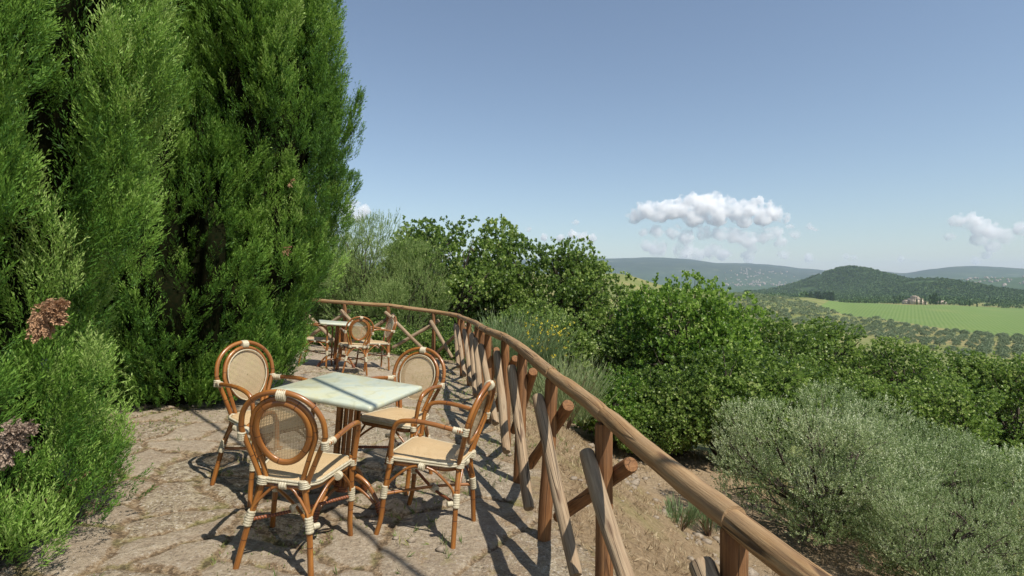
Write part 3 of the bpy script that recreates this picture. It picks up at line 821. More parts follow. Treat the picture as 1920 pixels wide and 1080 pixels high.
def rand_dirs(rng, n):
    v = rng.normal(size=(n, 3)); return v / np.linalg.norm(v, axis=1)[:, None]

def broadleaf(seed, H, W, nl=34, per=150, leaf=.075, lwid=.024, nleaf=7, crown_lo=.25, up=.4, trunk=True, lobe=(.16, .30), shoot=.20, ang=1.0, box=0):
    """crown of leafy lobes on a limbed trunk. Base at the origin."""
    rng = np.random.default_rng(seed)
    cz = H * (crown_lo + 1) / 2; hz = H * (1 - crown_lo) / 2
    cen = []; rad = []
    while len(cen) < nl:
        p = rand_dirs(rng, 1)[0] * rng.uniform(.35, 1.0) ** .6
        if box: p = np.sign(p) * np.abs(p) ** .72
        r = rng.uniform(*lobe) * W
        c = np.array([p[0] * (W / 2 - r * .55), p[1] * (W / 2 - r * .55), cz + p[2] * (hz - r * .7)])
        c[2] = max(c[2], r * .6)
        cen.append(c); rad.append(r)
    cen = np.array(cen); rad = np.array(rad)
    parts = []
    for c, r in zip(cen, rad):
        k = int(per * (r / (lobe[1] * W)) ** 2) + 8
        d = rand_dirs(rng, k); d[:, 2] = d[:, 2] * .8 + .15
        rr_ = r * (rng.uniform(.55, 1.0, k) ** .5) * (1 + .28 * vnoise(d[:, 0] * 2.2 + c[0], d[:, 1] * 2.2 + c[1], d[:, 2] * 2.2 + c[2], 2))
        P0 = c + d * rr_[:, None] * [1, 1, .82]
        out = P0 - np.array([0, 0, cz]); out /= np.linalg.norm(out, axis=1)[:, None] + 1e-6
        D = d * .7 + out * .3 + np.array([0, 0, up]) + rng.normal(0, .35, (k, 3))
        tint = np.clip(.48 + rng.normal(0, .15, k) + rng.normal(0, .17), 0, 1)
        parts.append(leaf_arrays(P0, D, shoot * rng.uniform(.5, 1.3, k), nleaf, leaf, lwid, ang, rng, tint=tint))
    crown = leaf_mesh('crown', join(parts))
    mb = MB()
    tr = H * .022 + .03
    fork = np.array([rng.normal(0, .05 * W), rng.normal(0, .05 * W), H * max(crown_lo, .12) * rng.uniform(.7, 1)])
    if trunk: mb.tube(catmull([(0, 0, -.4), fork * [.3, .3, .5], fork], 5), np.linspace(tr * 1.3, tr, 11), 8)
    else: fork = np.array([0, 0, .05])
    order = np.argsort(-rad)[:max(8, nl * 2 // 3)]
    for i in order:
        e = cen[i]; m1 = fork + (e - fork) * .45 + rng.normal(0, .06 * W, 3) + [0, 0, .04 * H]
        P = catmull([fork, m1, e], 7)
        mb.tube(P, np.linspace(tr * .55, .008, len(P)), 6)
        for _ in range(4):
            q = P[rng.integers(len(P) // 2, len(P) - 1)]; e2 = e + rand_dirs(rng, 1)[0] * rad[i] * .9
            mb.tube(catmull([q, (q + e2) / 2 + rng.normal(0, .05 * rad[i], 3), e2], 3), np.linspace(tr * .16 + .006, .004, 7), 5)
    return crown, mb.mesh('trunk')

def place_tree(kind, meshes, mats, x, y, z, s, rz, label, cat, group=None, sz=1.0):
    root = empty(kind, (x, y, z)); root.rotation_euler[2] = rz; root.scale = (s, s, s * sz)
    tag(root, label, cat, group)
    mobj('crown', meshes[0], mats[0], root); mobj('trunk', meshes[1], mats[1], root)
    return root
def gz(x, y): return float(ground_z(np.float64(x), np.float64(y)))
def mesh_with(me, mat):
    c = me.copy(); c.materials.clear(); c.materials.append(mat); return c

# ---- cypresses
def cypress(seed, cx, cyy, prof, H, dens, noise_seed, cam_side=True, label='', nplume=260, plen=.62, prad=.13, fr=70, amp=.16, needle=.024, folds=()):
    """prof: list of (height fraction in metres, radius). A fluted column of feathery sprays."""
    rng = np.random.default_rng(seed)
    z0 = float(terrace_z(np.float64(cx), np.float64(cyy)))
    ph = np.array([p[0] for p in prof]); pr = np.array([p[1] for p in prof])
    def hull(th, z):
        r = np.interp(z, ph, pr)
        fl = vnoise(np.cos(th) * 2.6 + 3 + noise_seed, np.sin(th) * 2.6 + 3, z * .38 + noise_seed, 2)
        f2 = vnoise(np.cos(th) * 5.5 * r + noise_seed, np.sin(th) * 5.5 * r, z * 1.5, 2)
        fold = vnoise(np.cos(th) * r * 1.25 + 5 + noise_seed, np.sin(th) * r * 1.25 + 5, z * .33 + noise_seed + 2, 1)
        for a0, wd, dp in folds:
            dth = (th - a0 - .16 * vnoise(z * .55 + noise_seed, z * 0 + a0 * 7, 0, 2) + math.pi) % (2 * math.pi) - math.pi
            r = r - dp * np.exp(-(dth / wd) ** 2) * np.clip(z * 2, 0, 1)
        return r * (1 + amp * 1.5 * fl) + .10 * f2 + .06 - .34 * np.exp(-(fold / .10) ** 2) * (z > .25)
    tocam = math.atan2(-cyy, -cx)
    def seeds(nn):
        th = rng.uniform(0, 2 * math.pi, nn * 5); z = rng.uniform(0.0, H, nn * 5); low = rng.random(nn * 5) < .07; z[low] = rng.uniform(-.05, .55, low.sum())
        face = np.cos(th - tocam)
        keep = rng.random(nn * 5) < np.where(face > -.3, 1.0, .25) * np.where(z < 4.4, 1.0, .4) * np.clip(np.interp(z, ph, pr) / pr.max(), .1, 1) * .5
        return th[keep], z[keep]
    # big upswept plumes, each a tapering brush of sprays
    th, z = seeds(nplume); k = len(th)
    R = hull(th, z); fl0 = np.clip(z - .15, 0, 1) * .0
    outd = np.stack([np.cos(th), np.sin(th), np.zeros(k)], 1); tan_ = np.stack([-np.sin(th), np.cos(th), np.zeros(k)], 1)
    sw = vnoise(np.cos(th) * 1.6 + 9, np.sin(th) * 1.6 + 9, z * .6 + noise_seed, 2); sw2 = vnoise(np.cos(th) * 2.6 + 2, np.sin(th) * 2.6 + 4, z * .9 + noise_seed + 5, 2)
    LP = plen * rng.uniform(.55, 1.25, k) * np.interp(z, [0, 1.2], [.5, 1]); RP = prad * rng.uniform(.65, 1.3, k)
    cv_ = vnoise(np.cos(th) * pr.mean() * 2.4 + noise_seed, np.sin(th) * pr.mean() * 2.4, z * 1.1 + 3, 2)
    back = rng.uniform(.0, 1, k) ** 1.2 * .10 + .42 * np.clip(-cv_ - .02, 0, .6)
    B = np.stack([cx + (R - prad * .75 - back) * np.cos(th), cyy + (R - prad * .75 - back) * np.sin(th), z0 + z - LP * .25], 1)
    wild = (rng.random(k) < .03)[:, None]
    AX = outd * (.06 + .22 * np.clip(sw2, -.3, 1) + .12 * np.exp(-np.clip(z, 0, 9) / .2))[:, None] + np.array([0, 0, 1.0]) + tan_ * (sw * .60)[:, None] + rng.normal(0, .10, (k, 3)) + wild * (outd * .15 + rng.normal(0, .25, (k, 3)))
    AX /= np.linalg.norm(AX, axis=1)[:, None]
    BD = outd * rng.uniform(-.15, .14, k)[:, None] + tan_ * rng.normal(0, .15, k)[:, None] + wild * (outd * .2 + np.array([0, 0, -.25]))
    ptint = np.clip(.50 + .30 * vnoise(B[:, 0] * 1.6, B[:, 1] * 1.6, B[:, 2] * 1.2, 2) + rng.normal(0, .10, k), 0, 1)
    nf = np.maximum(8, (fr * (LP / plen) * (RP / prad) * np.where(np.cos(th - tocam) > -.2, 1, .4)).astype(int))
    ii = np.repeat(np.arange(k), nf); K = len(ii)
    t = rng.random(K) ** .8; a_ = rng.uniform(0, 2 * math.pi, K)
    An, Uu, Ww = frames(AX)
    rad = (np.cos(a_)[:, None] * Uu[ii] + np.sin(a_)[:, None] * Ww[ii])
    prof_t = np.interp(t, [0, .15, .4, .75, 1.0], [.35, .8, 1.0, .62, .06]) * rng.uniform(.55, 1.0, K) ** .5
    P = B[ii] + AX[ii] * (LP[ii] * t)[:, None] + BD[ii] * (LP[ii] * t * t)[:, None] + rad * (RP[ii] * prof_t)[:, None]
    D = AX[ii] * 1.0 + BD[ii] * (1.6 * t)[:, None] + rad * (.60 - .35 * t)[:, None] + rng.normal(0, .09, (K, 3))
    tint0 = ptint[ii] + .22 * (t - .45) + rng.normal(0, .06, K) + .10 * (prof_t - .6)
    # a sparser undercoat that closes the gaps, shade put into its darker tint
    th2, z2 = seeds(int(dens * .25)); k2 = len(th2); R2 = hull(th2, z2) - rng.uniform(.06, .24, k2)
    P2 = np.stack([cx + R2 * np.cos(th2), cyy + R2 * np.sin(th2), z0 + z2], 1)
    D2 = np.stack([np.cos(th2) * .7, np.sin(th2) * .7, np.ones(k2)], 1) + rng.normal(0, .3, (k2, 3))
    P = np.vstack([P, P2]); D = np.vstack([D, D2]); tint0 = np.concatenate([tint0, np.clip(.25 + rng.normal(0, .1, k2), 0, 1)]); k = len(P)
    ok = P[:, 2] > z0 + .01 - .0 * P[:, 0]; P, D, tint0 = P[ok], D[ok], tint0[ok]; k = len(P)
    S = 6
    Dn, U, W = frames(D)
    rot = rng.uniform(0, math.pi, k); A1 = np.cos(rot)[:, None] * U + np.sin(rot)[:, None] * W
    Lp = rng.uniform(.09, .18, k)
    P0s, Ds, Ls, Ts = [], [], [], []
    for s in range(S):
        t = s / S
        sg = 1 if s % 2 else -1
        Pd = P + Dn * (Lp * t)[:, None]
        dd = Dn * .9 + A1 * (sg * (.46 - .25 * t)) + rng.normal(0, .07, (k, 3))
        P0s.append(Pd); Ds.append(dd); Ls.append(Lp * (.55 - .2 * t) + .02); Ts.append(tint0 + .16 * (t - .3))
    P0s, Ds, Ls, Ts = np.vstack(P0s), np.vstack(Ds), np.concatenate(Ls), np.concatenate(Ts)
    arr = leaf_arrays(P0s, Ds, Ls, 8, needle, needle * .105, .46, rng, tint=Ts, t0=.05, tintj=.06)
    print('cypress fronds', k, 'leaves', len(arr[1]))
    root = empty('cypress', (cx, cyy, z0)); 
    arr = (arr[0] - np.array([cx, cyy, z0]), arr[1], arr[2])
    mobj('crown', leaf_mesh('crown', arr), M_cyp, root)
    # closed inner hull blocking see-through, shade of the gaps put into its colour
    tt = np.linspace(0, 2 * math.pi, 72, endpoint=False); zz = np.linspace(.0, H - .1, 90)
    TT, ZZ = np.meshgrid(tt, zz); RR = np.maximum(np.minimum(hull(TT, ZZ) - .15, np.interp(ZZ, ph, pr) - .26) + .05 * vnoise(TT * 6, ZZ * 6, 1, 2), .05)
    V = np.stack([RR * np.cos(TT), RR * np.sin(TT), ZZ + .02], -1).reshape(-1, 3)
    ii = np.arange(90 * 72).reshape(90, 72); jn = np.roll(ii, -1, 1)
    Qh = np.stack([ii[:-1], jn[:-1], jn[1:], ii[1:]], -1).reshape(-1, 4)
    me = raw_mesh('gap_shade_core', V, Qh, True); mobj('gap_shade_core', me, M_core, root)
    m = MB(); m.tube(catmull([(0, 0, -.3), (.03, .02, H * .4), (0, 0, H * .9)], 6), np.linspace(.17, .03, 13), 10)
    for _ in range(10):
        a = tocam + rng.uniform(-1.3, 1.3); r1 = float(hull(np.array([a]), np.array([.2]))[0])
        m.tube(catmull([(0.1 * math.cos(a), .1 * math.sin(a), .08), (r1 * .5 * math.cos(a), r1 * .5 * math.sin(a), .04 + rng.uniform(0, .1)), (r1 * .82 * math.cos(a + .1), r1 * .82 * math.sin(a + .1), rng.uniform(.05, .3))], 5), np.linspace(.03, .007, 11), 6)
    m.build('trunk', M_barkr, root)
    return root, hull, z0
M_core = mat_flat('gap_shade_core', (.004, .008, .003), (.014, .013, .006), 30, 1.0); M_core.node_tree.nodes['Principled BSDF'].inputs['Specular IOR Level'].default_value = 0  # near-black colour stands in for shade deep between the sprays
profA = [(0, .96), (.3, .83), (.8, .78), (1.7, .92), (2.4, 1.08), (3.2, 1.12), (4.2, 1.14), (5.5, .95), (7.2, .5), (8.4, .08)]
profB = [(0, .88), (.3, 1.0), (.6, 1.13), (1.1, 1.30), (1.7, 1.42), (2.8, 1.47), (4.2, 1.46), (6.0, 1.3), (8, .8), (9.6, .1)]
cA, hullA, zA = cypress(21, -2.98, 2.78, profA, 8.3, 13000, 1.3, amp=.09, folds=((-.21, .13, .42), (-.95, .12, .34)), nplume=400, plen=.60, prad=.10, fr=62, needle=.027)
tag(cA, 'nearest cypress filling the far left, pale green feathery sprays with rusty dead patches', 'cypress tree', 'dense cypresses on the left of the terrace')
cB, hullB, zB = cypress(22, -3.47, 6.18, profB, 9.5, 15000, 4.1, amp=.12, folds=((-.74, .07, .34), (-.38, .07, .28), (-1.08, .08, .32)), nplume=600, plen=1.0, prad=.135, fr=58, needle=.038)
tag(cB, 'darker cypress standing behind, beside the rattan chairs, its edge against the sky', 'cypress tree', 'dense cypresses on the left of the terrace')
profC = [(0, .9), (.5, 1.0), (2, 1.15), (4.5, 1.1), (7, .6), (8.8, .1)]
cC, hullC, zC = cypress(23, -5.0, 4.5, profC, 8.7, 3500, 7.7, nplume=110, plen=.8, prad=.18, fr=45, needle=.034)
tag(cC, 'cypress standing back in the gap behind the two big ones', 'cypress tree', 'dense cypresses on the left of the terrace')
def dead_patch(root, px, py, d, size, mat, n, seed, name='dead_spray'):
    rng = np.random.default_rng(seed)
    c = np.array([(px - 960) / FPX * d, d, CAMZ - (py - HORIZ) / FPX * d]) - np.array(root.location)
    fan = rng.integers(0, 5, n); fd = np.array([[1, -.25, .15], [.9, -.3, -.5], [.45, -.35, -.95], [.1, -.3, -.8], [.75, -.3, -.15]])[fan]; u_ = rng.random(n) ** .8
    P0 = c + np.array([-.5, .05, .35]) * size + fd * (u_ * size * 1.5 * rng.uniform(.6, 1, 5)[fan])[:, None] + rng.normal(0, .16, (n, 3)) * size * (1.3 - u_)[:, None]
    D = rng.normal(0, .22, (n, 3)) + fd
    arr = leaf_arrays(P0, D, .035, 9, .014, .003, .6, rng, tint=np.full(n, .5))
    mobj(name, leaf_mesh(name, arr), mat, root)
dead_patch(cA, 95, 590, 1.93, .065, M_dead, 520, 1)
dead_patch(cA, 25, 825, 1.90, .075, M_deadg, 520, 2)
dead_patch(cB, 536, 468, 4.72, .03, M_dead, 22, 3)
dead_patch(cB, 545, 340, 4.8, .025, M_dead, 16, 4)

# ---- broadleaf meshes
OK = dict(leaf=.115, lwid=.042, lobe=(.08, .16), shoot=.14, up=.3, nleaf=7)
oakA = broadleaf(31, 7.0, 5.6, nl=58, per=105, crown_lo=.24, **OK)
oakB = broadleaf(32, 6.6, 5.2, nl=52, per=105, crown_lo=.18, **OK)
oakC = broadleaf(33, 5.6, 6.2, nl=70, per=130, crown_lo=.05, **OK)
bushA = broadleaf(34, 3.0, 4.2, nl=50, per=170, crown_lo=.02, leaf=.085, lwid=.032, trunk=False, lobe=(.10, .22), shoot=.12, up=.25)
bushB = broadleaf(35, 2.4, 3.4, nl=40, per=170, crown_lo=.02, leaf=.075, lwid=.028, trunk=False, lobe=(.10, .22), shoot=.11, up=.25)
oakBr = [mesh_with(oakC[0], M_oakb), oakC[1]]
bushBr = [mesh_with(bushA[0], M_oakb), bushA[1]]
def tree_px(kind, ms, mat, px, ytop, d, Hn, label, cat, group=None, rz=0, wide=1.0, bark=None):
    """tree of nominal height Hn whose crown tops out at photo row ytop when it stands at distance d"""
    x = (px - 960) / FPX * d; g = gz(x, d)
    top = CAMZ - (ytop - HORIZ) / FPX * d
    s = max(.3, (top - g) / Hn)
    root = place_tree(kind, ms, (mat, bark or M_bark), x, d, g, s * wide, rz, label, cat, group, sz=1 / wide)
    return root
G1 = 'oaks on the slope beyond the fence'
tree_px('oak_tree', oakA, M_oak, 838, 398, 18.5, 7.0, 'tall dark oak whose lobed crown stands highest left of centre, beyond the fence bend', 'oak tree', G1, .4)
tree_px('oak_tree', oakB, M_oak, 935, 402, 19.5, 6.6, 'oak with a narrow pointed top, second highest, right beside the tallest oak', 'oak tree', G1, 2.1, .85)
tree_px('oak_tree', oakA, M_oak, 1030, 440, 19.0, 7.0, 'oak with an airy crown between the pointed oak and the ragged one', 'oak tree', G1, 3.6, .85)
tree_px('oak_tree', oakB, M_oak, 1118, 478, 18.5, 6.6, 'ragged oak ending the skyline row, just left of the distant hills', 'oak tree', G1, 5.0, .85)
tree_px('oak_tree', oakC, M_oak, 1010, 560, 15.5, 5.6, 'lower oak filling in under the skyline row, behind the broom bush', 'oak tree', G1, 1.0)
tree_px('oak_tree', oakBr, M_oakb, 1290, 508, 15.0, 5.6, 'bright green oak in the middle, its upright sprays reaching the distant hills', 'oak tree', G1, .2, .85)
tree_px('oak_tree', oakC, M_oak, 1185, 600, 15.5, 5.6, 'dull green oak left of the bright green one', 'oak tree', G1, 2.6)
tree_px('oak_tree', oakC, M_oak, 1400, 575, 17.5, 5.6, 'oak just right of the bright green one, in front of the olive grove', 'oak tree', G1, 4.0)
tree_px('oak_tree', oakA, M_oak, 1540, 592, 19.0, 7.0, 'spreading oak with bare forked limbs below the vineyard edge', 'oak tree', G1, 5.2, 1.1)
tree_px('oak_tree', oakB, M_oak, 1690, 622, 18.0, 6.6, 'oak at right of centre in the row below the vineyard', 'oak tree', G1, .9, 1.1)
tree_px('oak_tree', oakA, M_oak, 1800, 648, 19.5, 7.0, 'oak next to last in the row below the vineyard', 'oak tree', G1, 2.4, 1.1)
tree_px('oak_tree', oakC, M_oak, 1925, 662, 17.5, 5.6, 'oak cut by the right edge of the photo', 'oak tree', G1, 3.3)
tree_px('oak_tree', oakC, M_oak, 1600, 690, 14.5, 5.6, 'low dark oak behind the silvery near olive', 'oak tree', G1, 1.7)
tree_px('oak_tree', oakC, M_oak, 1760, 700, 14.0, 5.6, 'low dark oak above the second near olive, in shade at its foot', 'oak tree', G1, 4.7)
tree_px('oak_tree', oakB, M_oak, 1470, 655, 15.0, 6.6, 'oak filling the dip between the bright green oak and the near olive', 'oak tree', G1, 3.0)
G2 = 'leafy bushes at the foot of the bank'
tree_px('leafy_bush', bushBr, M_oakb, 1150, 690, 12.8, 3.0, 'fresh green bush at the foot of the bank, right of the broom', 'bush', G2, .5)
tree_px('leafy_bush', bushA, M_oak, 1270, 690, 12.6, 3.0, 'large round bush above the bare dirt patch', 'bush', G2, 2.0)
tree_px('leafy_bush', bushA, M_oak, 1370, 640, 13.0, 3.0, 'bush standing behind the near olive, left side', 'bush', G2, 3.4)
tree_px('leafy_bush', bushB, M_oak, 1215, 765, 12.0, 2.4, 'low bush edging the bare dirt patch', 'bush', G2, 4.4)
tree_px('leafy_bush', bushA, M_oak, 880, 600, 14.0, 3.0, 'dark bush behind the bend of the fence', 'bush', G2, 1.2)
tree_px('leafy_bush', bushA, M_oak, 700, 590, 14.6, 3.0, 'bush showing through the far fence behind the far chairs', 'bush', G2, 2.9)
tree_px('leafy_bush', bushB, M_oak, 780, 610, 13.4, 2.4, 'yellow-green bush between the far posts near the bend', 'bush', G2, 5.0)
tree_px('leafy_bush', bushB, M_oak, 620, 600, 13.6, 2.4, 'bush behind the far table by the cypress edge', 'bush', G2, .7)
# olives
olA = broadleaf(41, 4.4, 5.8, nl=62, per=270, crown_lo=-.05, leaf=.066, lwid=.0115, nleaf=12, up=1.1, lobe=(.075, .17), shoot=.27, ang=.8, box=1)
olB = broadleaf(42, 7.5, 5.4, nl=56, per=300, crown_lo=.12, leaf=.075, lwid=.011, nleaf=12, up=1.1, lobe=(.12, .22), shoot=.36, ang=.7)
G3 = 'silvery olives beyond the fence'
tree_px('olive_tree', olA, M_olive, 1540, 715, 8.6, 4.6, 'silvery grey-green olive close below the rail, with tangled bare twigs at its foot', 'olive tree', G3, .3)
tree_px('olive_tree', olA, M_olive, 1830, 825, 8.6, 4.6, 'near olive in the bottom right corner of the photo', 'olive tree', G3, 2.5, 1.1)
tree_px('olive_tree', olA, M_olive, 1770, 925, 6.9, 4.6, 'olive nearest the camera, its crown running off the bottom edge of the photo', 'olive tree', G3, 5.3, 1.0)
tree_px('olive_tree', olA, M_olive, 1700, 770, 9.9, 4.6, 'olive between and behind the two nearest olives', 'olive tree', G3, 4.2)
M_ash = mat_leaf('grey_green_leaf', [(0, (.045, .085, .022)), (.5, (.19, .28, .075)), (1, (.42, .50, .19))], .5, .38, (.26, .38, .08))
ashm = [mesh_with(olB[0], M_ash), olB[1]]
tree_px('olive_tree', ashm, M_ash, 690, 392, 17.0, 7.5, 'tall grey-green olive with upright shoots just right of the cypress, behind the far fence', 'olive tree', G3, 1.1, .85)
tree_px('olive_tree', ashm, M_ash, 765, 440, 16.5, 7.5, 'grey-green olive between the tall olive and the tallest oak', 'olive tree', G3, 3.1, .75)
tree_px('olive_tree', ashm, M_ash, 600, 420, 17.5, 7.5, 'grey-green olive mostly hidden behind the cypress edge', 'olive tree', G3, 4.1, .85)

# ---- broom bush: upright wiry stems, some yellow flower
def broom(px, ybase, d, H, W, n, label, flower=0, seed=1, tint=.5):
    rng = np.random.default_rng(seed)
    x = (px - 960) / FPX * d; g = gz(x, d)
    root = empty('broom_bush', (x, d, g)); tag(root, label, 'bush', 'wiry broom bushes on the bank')
    a = rng.uniform(0, 6.28, n); rr_ = np.sqrt(rng.random(n)) * W * .28
    P0 = np.stack([rr_ * np.cos(a), rr_ * np.sin(a), rng.uniform(0, .35 * H, n)], 1)
    D = np.stack([np.cos(a) * rr_ / W * 2.2, np.sin(a) * rr_ / W * 2.2, np.ones(n)], 1) + rng.normal(0, .18, (n, 3))
    arr = leaf_arrays(P0, D, H * .75 * rng.uniform(.6, 1.1, n), 10, .22, .0035, .22, rng, tint=np.clip(tint + rng.normal(0, .15, n), 0, 1), t0=.1)
    mobj('foliage', leaf_mesh('foliage', arr), M_broom, root)
    mb = MB()
    for _ in range(14):
        t = rng.uniform(0, 6.28); r1 = rng.uniform(.2, .5) * W
        mb.tube(catmull([(0, 0, -.1), (r1 * .4 * math.cos(t), r1 * .4 * math.sin(t), H * .3), (r1 * math.cos(t), r1 * math.sin(t), H * rng.uniform(.5, .85))], 4), np.linspace(.014, .003, 9), 5)
    mb.build('stem', M_barkr, root)
    if flower:
        k = flower; i = rng.integers(0, n, k)
        Pf = P0[i] + D[i] / np.linalg.norm(D[i], axis=1)[:, None] * (H * rng.uniform(.5, .78, k))[:, None]
        Pf = Pf[Pf[:, 0] > 0]
        ar = leaf_arrays(Pf, rand_dirs(rng, len(Pf)), .05, 5, .035, .014, 1.0, rng, tint=np.full(len(Pf), .6))
        tag(mobj('blossoms', leaf_mesh('blossoms', ar), M_flower, root), kind='stuff')
    return root
broom(985, 0, 11.5, 1.6, 1.5, 800, 'tall wiry green broom bush with yellow flowers behind the rail', 130, 51, .45)
broom(1060, 0, 10.6, 1.3, 1.5, 600, 'greyish half-dry broom bush right of the flowering one', 0, 52, .85)
broom(935, 0, 10.8, 1.2, 1.1, 400, 'wiry broom bush behind the middle fence posts', 0, 53, .5)
broom(1330, 0, 8.0, .5, .55, 70, 'small wiry broom tuft on the dirt below the rail', 0, 54, .5)
broom(1275, 0, 7.4, .35, .5, 55, 'small wiry broom tuft among stones at the foot of the bank', 0, 55, .6)
# ---- grasses
def blades(name, P, h, wd, rng, mat, label_kind='stuff', lean=.5, tint=.5, k=5, lab=None):
    n = len(P)
    D = rng.normal(0, lean, (n, 3)) + [0, 0, 1]; D[:, 2] = np.abs(D[:, 2]) + .15
    arr = leaf_arrays(P, D, h * .25, k, h, wd, .35, rng, tint=np.clip(tint + rng.normal(0, .22, n), 0, 1), t0=0, jit=.9)
    o = mobj(name, leaf_mesh(name, arr), mat); tag(o, lab, 'grass', None, 'stuff'); return o
rng = np.random.default_rng(77)
def scatter(n, x0, x1, y0, y1, dens):
    x = rng.uniform(x0, x1, n); y = rng.uniform(y0, y1, n); D = fence_D(x, y)
    k = rng.random(n) < dens(x, y, D); x, y = x[k], y[k]
    return np.stack([x, y, ground_z(x, y) - .008], 1)
P = scatter(62000, -1.5, 6.5, 1.0, 13, lambda x, y, D: np.where((D > .0) & (D < 2.9), .9, 0) * np.clip(.45 + 1.3 * vnoise(x * 1.3, y * 1.3, 0, 2), .15, 1))
blades('dry_grass', P, .065, .0022, rng, M_straw, lean=.9, lab='dry straw coloured grass covering the bank below the fence')
P = scatter(15000, -4, 5, 1.0, 13, lambda x, y, D: np.where((D > -.9) & (D < 1.0), .8, .04) * np.clip(vnoise(x * 1.9, y * 1.9, 6, 2) * 3 - .2, 0, 1))
blades('green_grass', P, .07, .0022, rng, M_grass, lean=.6, lab='thin green grass sprouting along the foot of the fence', k=6)
P = scatter(26000, -3.5, 1, 1.4, 12, lambda x, y, D: np.where(D < .1, .55, 0) * (vnoise(x * 1.6, y * 1.6, 6, 3) > .16))
blades('terrace_grass', P, .026, .0018, rng, M_grass, lean=1.0, tint=.75, lab='low yellowish moss and grass patches between the terrace flagstones', k=5)
P = scatter(9000, 1, 16, 4, 18, lambda x, y, D: np.where((D > 3) & (D < 9), .6, 0) * (vnoise(x * .8, y * .8, 2, 3) > .0))
blades('dry_grass', P, .12, .004, rng, M_straw, lean=.7, lab='tufts of dry grass on the dirt below the bank', k=6)
# loose stones at the foot of the bank
def rocks(n, seed):
    r = np.random.default_rng(seed); mb = MB()
    t = (1 + 5 ** .5) / 2
    ico = np.array([[-1, t, 0], [1, t, 0], [-1, -t, 0], [1, -t, 0], [0, -1, t], [0, 1, t], [0, -1, -t], [0, 1, -t], [t, 0, -1], [t, 0, 1], [-t, 0, -1], [-t, 0, 1]]) / math.sqrt(1 + t * t)
    fc = [[0, 11, 5], [0, 5, 1], [0, 1, 7], [0, 7, 10], [0, 10, 11], [1, 5, 9], [5, 11, 4], [11, 10, 2], [10, 7, 6], [7, 1, 8], [3, 9, 4], [3, 4, 2], [3, 2, 6], [3, 6, 8], [3, 8, 9], [4, 9, 5], [2, 4, 11], [6, 2, 10], [8, 6, 7], [9, 8, 1]]
    k = 0
    while k < n:
        x, y = r.uniform(-1, 5), r.uniform(2, 12); D = float(fence_D(np.float64(x), np.float64(y)))
        if not (2.5 < D < 3.6 or (-3 < D < 2.4 and r.random() < .22) or (3.6 < D < 6 and r.random() < .3)): continue
        s = r.uniform(.012, .035) * (2.6 if 2.5 < D < 3.4 and r.random() < .5 else 1)
        v = ico * (1 + r.normal(0, .16, (12, 1))) * s * [1.3, 1, .6]
        a = r.uniform(0, 6.28); v = v @ np.array([[math.cos(a), -math.sin(a), 0], [math.sin(a), math.cos(a), 0], [0, 0, 1]])
        mb.add(v + [x, y, gz(x, y) + s * .15], None, fc); k += 1
    return mb
tag(rocks(520, 8).build('gravel', mat_flat('loose_stone', (.15, .115, .08), (.33, .27, .20), 40), None, False), 'loose stones scattered over the terrace and bank', 'stones', None, 'stuff')

# ------------------------------------------------------------------ middle distance
def blob_mesh(name, seed, n=1, H=5.0, W=5.0, leaves=260, leaf=.55):
    """small far-off tree: a tuft of leaf clumps"""
    rng = np.random.default_rng(seed)
    d = rand_dirs(rng, leaves); d[:, 2] = np.abs(d[:, 2]) * .9 - .15
    r = rng.uniform(.6, 1.05, leaves) * (1 + .25 * vnoise(d[:, 0] * 2 + seed, d[:, 1] * 2, d[:, 2] * 2, 2))
    P0 = d * r[:, None] * [W / 2, W / 2, H * .62] + [0, 0, H * .35]
    tint = np.clip(.5 + rng.normal(0, .2, leaves), 0, 1)
    return leaf_mesh(name, leaf_arrays(P0, d + rng.normal(0, .4, (leaves, 3)), .4, 3, leaf, leaf * .32, 1.0, rng, tint=tint))
def trunk_mesh(h, r):
    m = MB(); m.tube([(0, 0, -.5), (0, 0, h * .5), (.1, 0, h)], [r, r * .8, r * .4], 6); return m.mesh('trunk')
M_grove = mat_leaf('grove_leaf', [(0, (.07, .11, .05)), (.5, (.17, .23, .115)), (1, (.33, .39, .23))], .6, .15)
M_wood = mat_leaf('wood_leaf', [(0, (.024, .060, .018)), (.5, (.068, .135, .040)), (1, (.16, .25, .075))], .7, .1)
ol_far = [blob_mesh('crown', 300 + i, H=3.7, W=5.0) for i in range(3)]; ol_tr = trunk_mesh(1.6, .25)
def fz(x, y): return float(far_z(np.float64(x), np.float64(y)))
r_ = random.Random(5)
GROVE = [world_of(1270, 170), world_of(1290, 620), world_of(1400, 850), world_of(1480, 760), world_of(1530, 640), world_of(1640, 545), world_of(1800, 435), world_of(1960, 385), world_of(2100, 330), world_of(2050, 235), world_of(1700, 230), world_of(1500, 170)]
cand = []
xs = np.arange(-80, 700, 9.0)
for gi, yy in enumerate(np.arange(150, 900, 10.5)):
    for xx in xs:
        X = xx + r_.uniform(-1.6, 1.6); Y = yy + r_.uniform(-1.6, 1.6)
        cand.append((X, Y))
cand = np.array(cand); inside = in_poly(cand[:, 0], cand[:, 1], GROVE)
gap = vnoise(cand[:, 0] / 40, cand[:, 1] / 40, 3, 2)
cand = cand[inside & (gap > -.38)]
cpx = 960 + FPX * cand[:, 0] / cand[:, 1]; cpy = HORIZ - FPX * (far_z(cand[:, 0], cand[:, 1]) - CAMZ) / cand[:, 1]
tree_line = np.interp(cpx, [1150, 1290, 1400, 1540, 1690, 1800, 1920], [560, 500, 575, 595, 625, 648, 660]) + 18
vis = (cpx > 1150) & (cpx < 1935) & (cpy < tree_line + 5)
cv = cand[vis]; cv = cv[np.argsort(cv[:, 1])]
print('grove visible', len(cv), 'total', len(cand))
near, rest = cv[:300], cv[300:]
root = None
